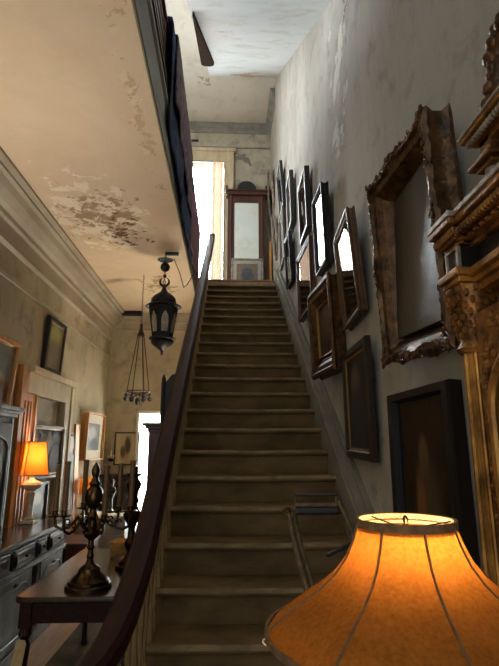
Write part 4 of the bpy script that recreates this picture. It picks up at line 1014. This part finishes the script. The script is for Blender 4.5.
cb = empty('tall_cupboard', (-.62, 5.25, 0), 0, 'red-brown cupboard with a stepped cornice beside the stairs', 'cupboard')
MB().box(-.155, .205, -.24, .24, 0, 1.84).build('body', M['mahogany_dull'], cb, bevel=.006)
m = MB(); m.box(-.165, .205, -.25, .25, 1.82, 1.85); m.box(-.185, .205, -.27, .27, 1.85, 1.88); m.box(-.215, .205, -.29, .29, 1.88, 1.91); m.build('cornice', M['mahogany_dull'], cb, bevel=.006)
MB().box(-.13, .18, -.255, -.24, .1, 1.76).build('door', M['mahogany_dull'], cb, bevel=.006)
hs = empty('black_headboard', (-.62, 5.34, 1.91), 0, 'blue-black carved chair-back with pointed corner finial on the cupboard top', 'chair back')
MB().prism([(-.05, 0), (.19, 0), (.19, .53), (.04, .53), (.01, .515), (-.03, .46), (-.05, .44)], 1, -.03, .03).build('back_panel', M['blue_wood'], hs, bevel=.006)
MB().lathe([(.024, 0), (.024, .44), (.018, .455), (.022, .475), (.004, .53)], (-.07, 0, 0), 12).build('post', M['blue_wood'], hs, smooth=True)

# ------------------------------------------------------------------ daylight, lamps and added fill lights
wd = bpy.data.worlds.new('sky'); SC.world = wd; wd.use_nodes = True
t = wd.node_tree; t.nodes.clear()
tc = t.nodes.new('ShaderNodeTexCoord'); sepx = t.nodes.new('ShaderNodeSeparateXYZ'); t.links.new(tc.outputs['Generated'], sepx.inputs[0])
mr = t.nodes.new('ShaderNodeMapRange'); t.links.new(sepx.outputs[1], mr.inputs[0]); mr.inputs[1].default_value = .3; mr.inputs[2].default_value = .9; mr.inputs[3].default_value = .5; mr.inputs[4].default_value = 32.
bg = t.nodes.new('ShaderNodeBackground'); bg.inputs[0].default_value = (.86, .95, 1., 1); t.links.new(mr.outputs[0], bg.inputs[1])
ow = t.nodes.new('ShaderNodeOutputWorld'); t.links.new(bg.outputs[0], ow.inputs[0])

def area(name, loc, rot, sx, sy, power, col, portal=False, spread=None):
    l = bpy.data.lights.new(name, 'AREA'); l.shape = 'RECTANGLE'; l.size = sx; l.size_y = sy; l.energy = power; l.color = col
    if portal: l.cycles.is_portal = True
    if spread: l.spread = spread
    o = bpy.data.objects.new(name, l); COL.objects.link(o); o.location = loc; o.rotation_euler = rot; return o
def point(name, loc, power, col, r):
    l = bpy.data.lights.new(name, 'POINT'); l.energy = power; l.color = col; l.shadow_soft_size = r
    o = bpy.data.objects.new(name, l); COL.objects.link(o); o.location = loc; return o
area('landing_window_light', (-.57, FY + .2, 6.3), (-PI / 2, 0, 0), .88, 3.3, 60, (1, 1, 1), True)
area('doorway_light', (-1.2, BY + .16, 1.2), (-PI / 2, 0, 0), .7, 2.1, 60, (1, 1, 1), True)
area('upper_side_fill', (-3.25, 5.5, 6.4), (0, -PI / 2, 0), 2.8, 1.7, 110, (.93, .97, 1.))  # added fill from an unseen side, brightens the upper hall and right wall
area('front_fill', (-1.3, -1.0, 1.7), (PI / 2 + .25, 0, 0), 1.4, 2.0, 5, (1., .86, .68))  # added weak warm fill from behind the camera
point('floor_lamp_light', (.297, .83, 1.512), 17, (1., .56, .20), .018)
point('sideboard_lamp_light', (-2.0, 5.42, 1.60), 44, (1., .54, .20), .03)
ul = bpy.data.lights.new('ceiling_fill_spot', 'SPOT'); ul.energy = 78; ul.color = (1., .92, .82); ul.spot_size = 2.6; ul.spot_blend = 1.; ul.shadow_soft_size = .12  # added upward fill out of view, no lamp there; brightens the room ceiling
uo = bpy.data.objects.new('ceiling_fill_spot', ul); COL.objects.link(uo); uo.location = (-1.92, 2.9, 1.75); uo.rotation_euler = (PI - .25, 0, 0)
ub = bpy.data.lights.new('back_room_fill_spot', 'SPOT'); ub.energy = 55; ub.color = (1., .82, .62); ub.spot_size = 2.7; ub.spot_blend = 1.; ub.shadow_soft_size = .1  # added fill hidden behind the handrail to lift the back of the room
ubo = bpy.data.objects.new('back_room_fill_spot', ub); COL.objects.link(ubo); ubo.location = (-.62, 6.3, 1.9); ubo.rotation_euler = (PI - .5, 0, 0)
point('dresser_lamp_light', (-2.0, 7.54, 1.135), 9, (1., .55, .24), .026)

# ------------------------------------------------------------------ camera
cam = bpy.data.cameras.new('camera'); co = bpy.data.objects.new('camera', cam); COL.objects.link(co)
f_px = 500.; pitch = math.atan((448 - 333) / f_px); yaw = math.atan(21.5 / f_px * math.cos(pitch))
cam.sensor_fit = 'HORIZONTAL'; cam.sensor_width = 36.; cam.lens = 36. * f_px / 499.
cam.clip_start = .02; cam.clip_end = 200
co.location = (0, 0, 1.67)
co.rotation_euler = (PI / 2 + pitch, 0, -yaw)
SC.camera = co
SC.view_settings.view_transform = 'Standard'
SC.view_settings.look = 'None'
SC.view_settings.gamma = 1.
SC.view_settings.use_curve_mapping = False
SC.view_settings.exposure = .7
SC.cycles.max_bounces = 10
SC.cycles.diffuse_bounces = 5
SC.cycles.glossy_bounces = 4
SC.cycles.transparent_max_bounces = 12
SC.cycles.sample_clamp_indirect = 6.
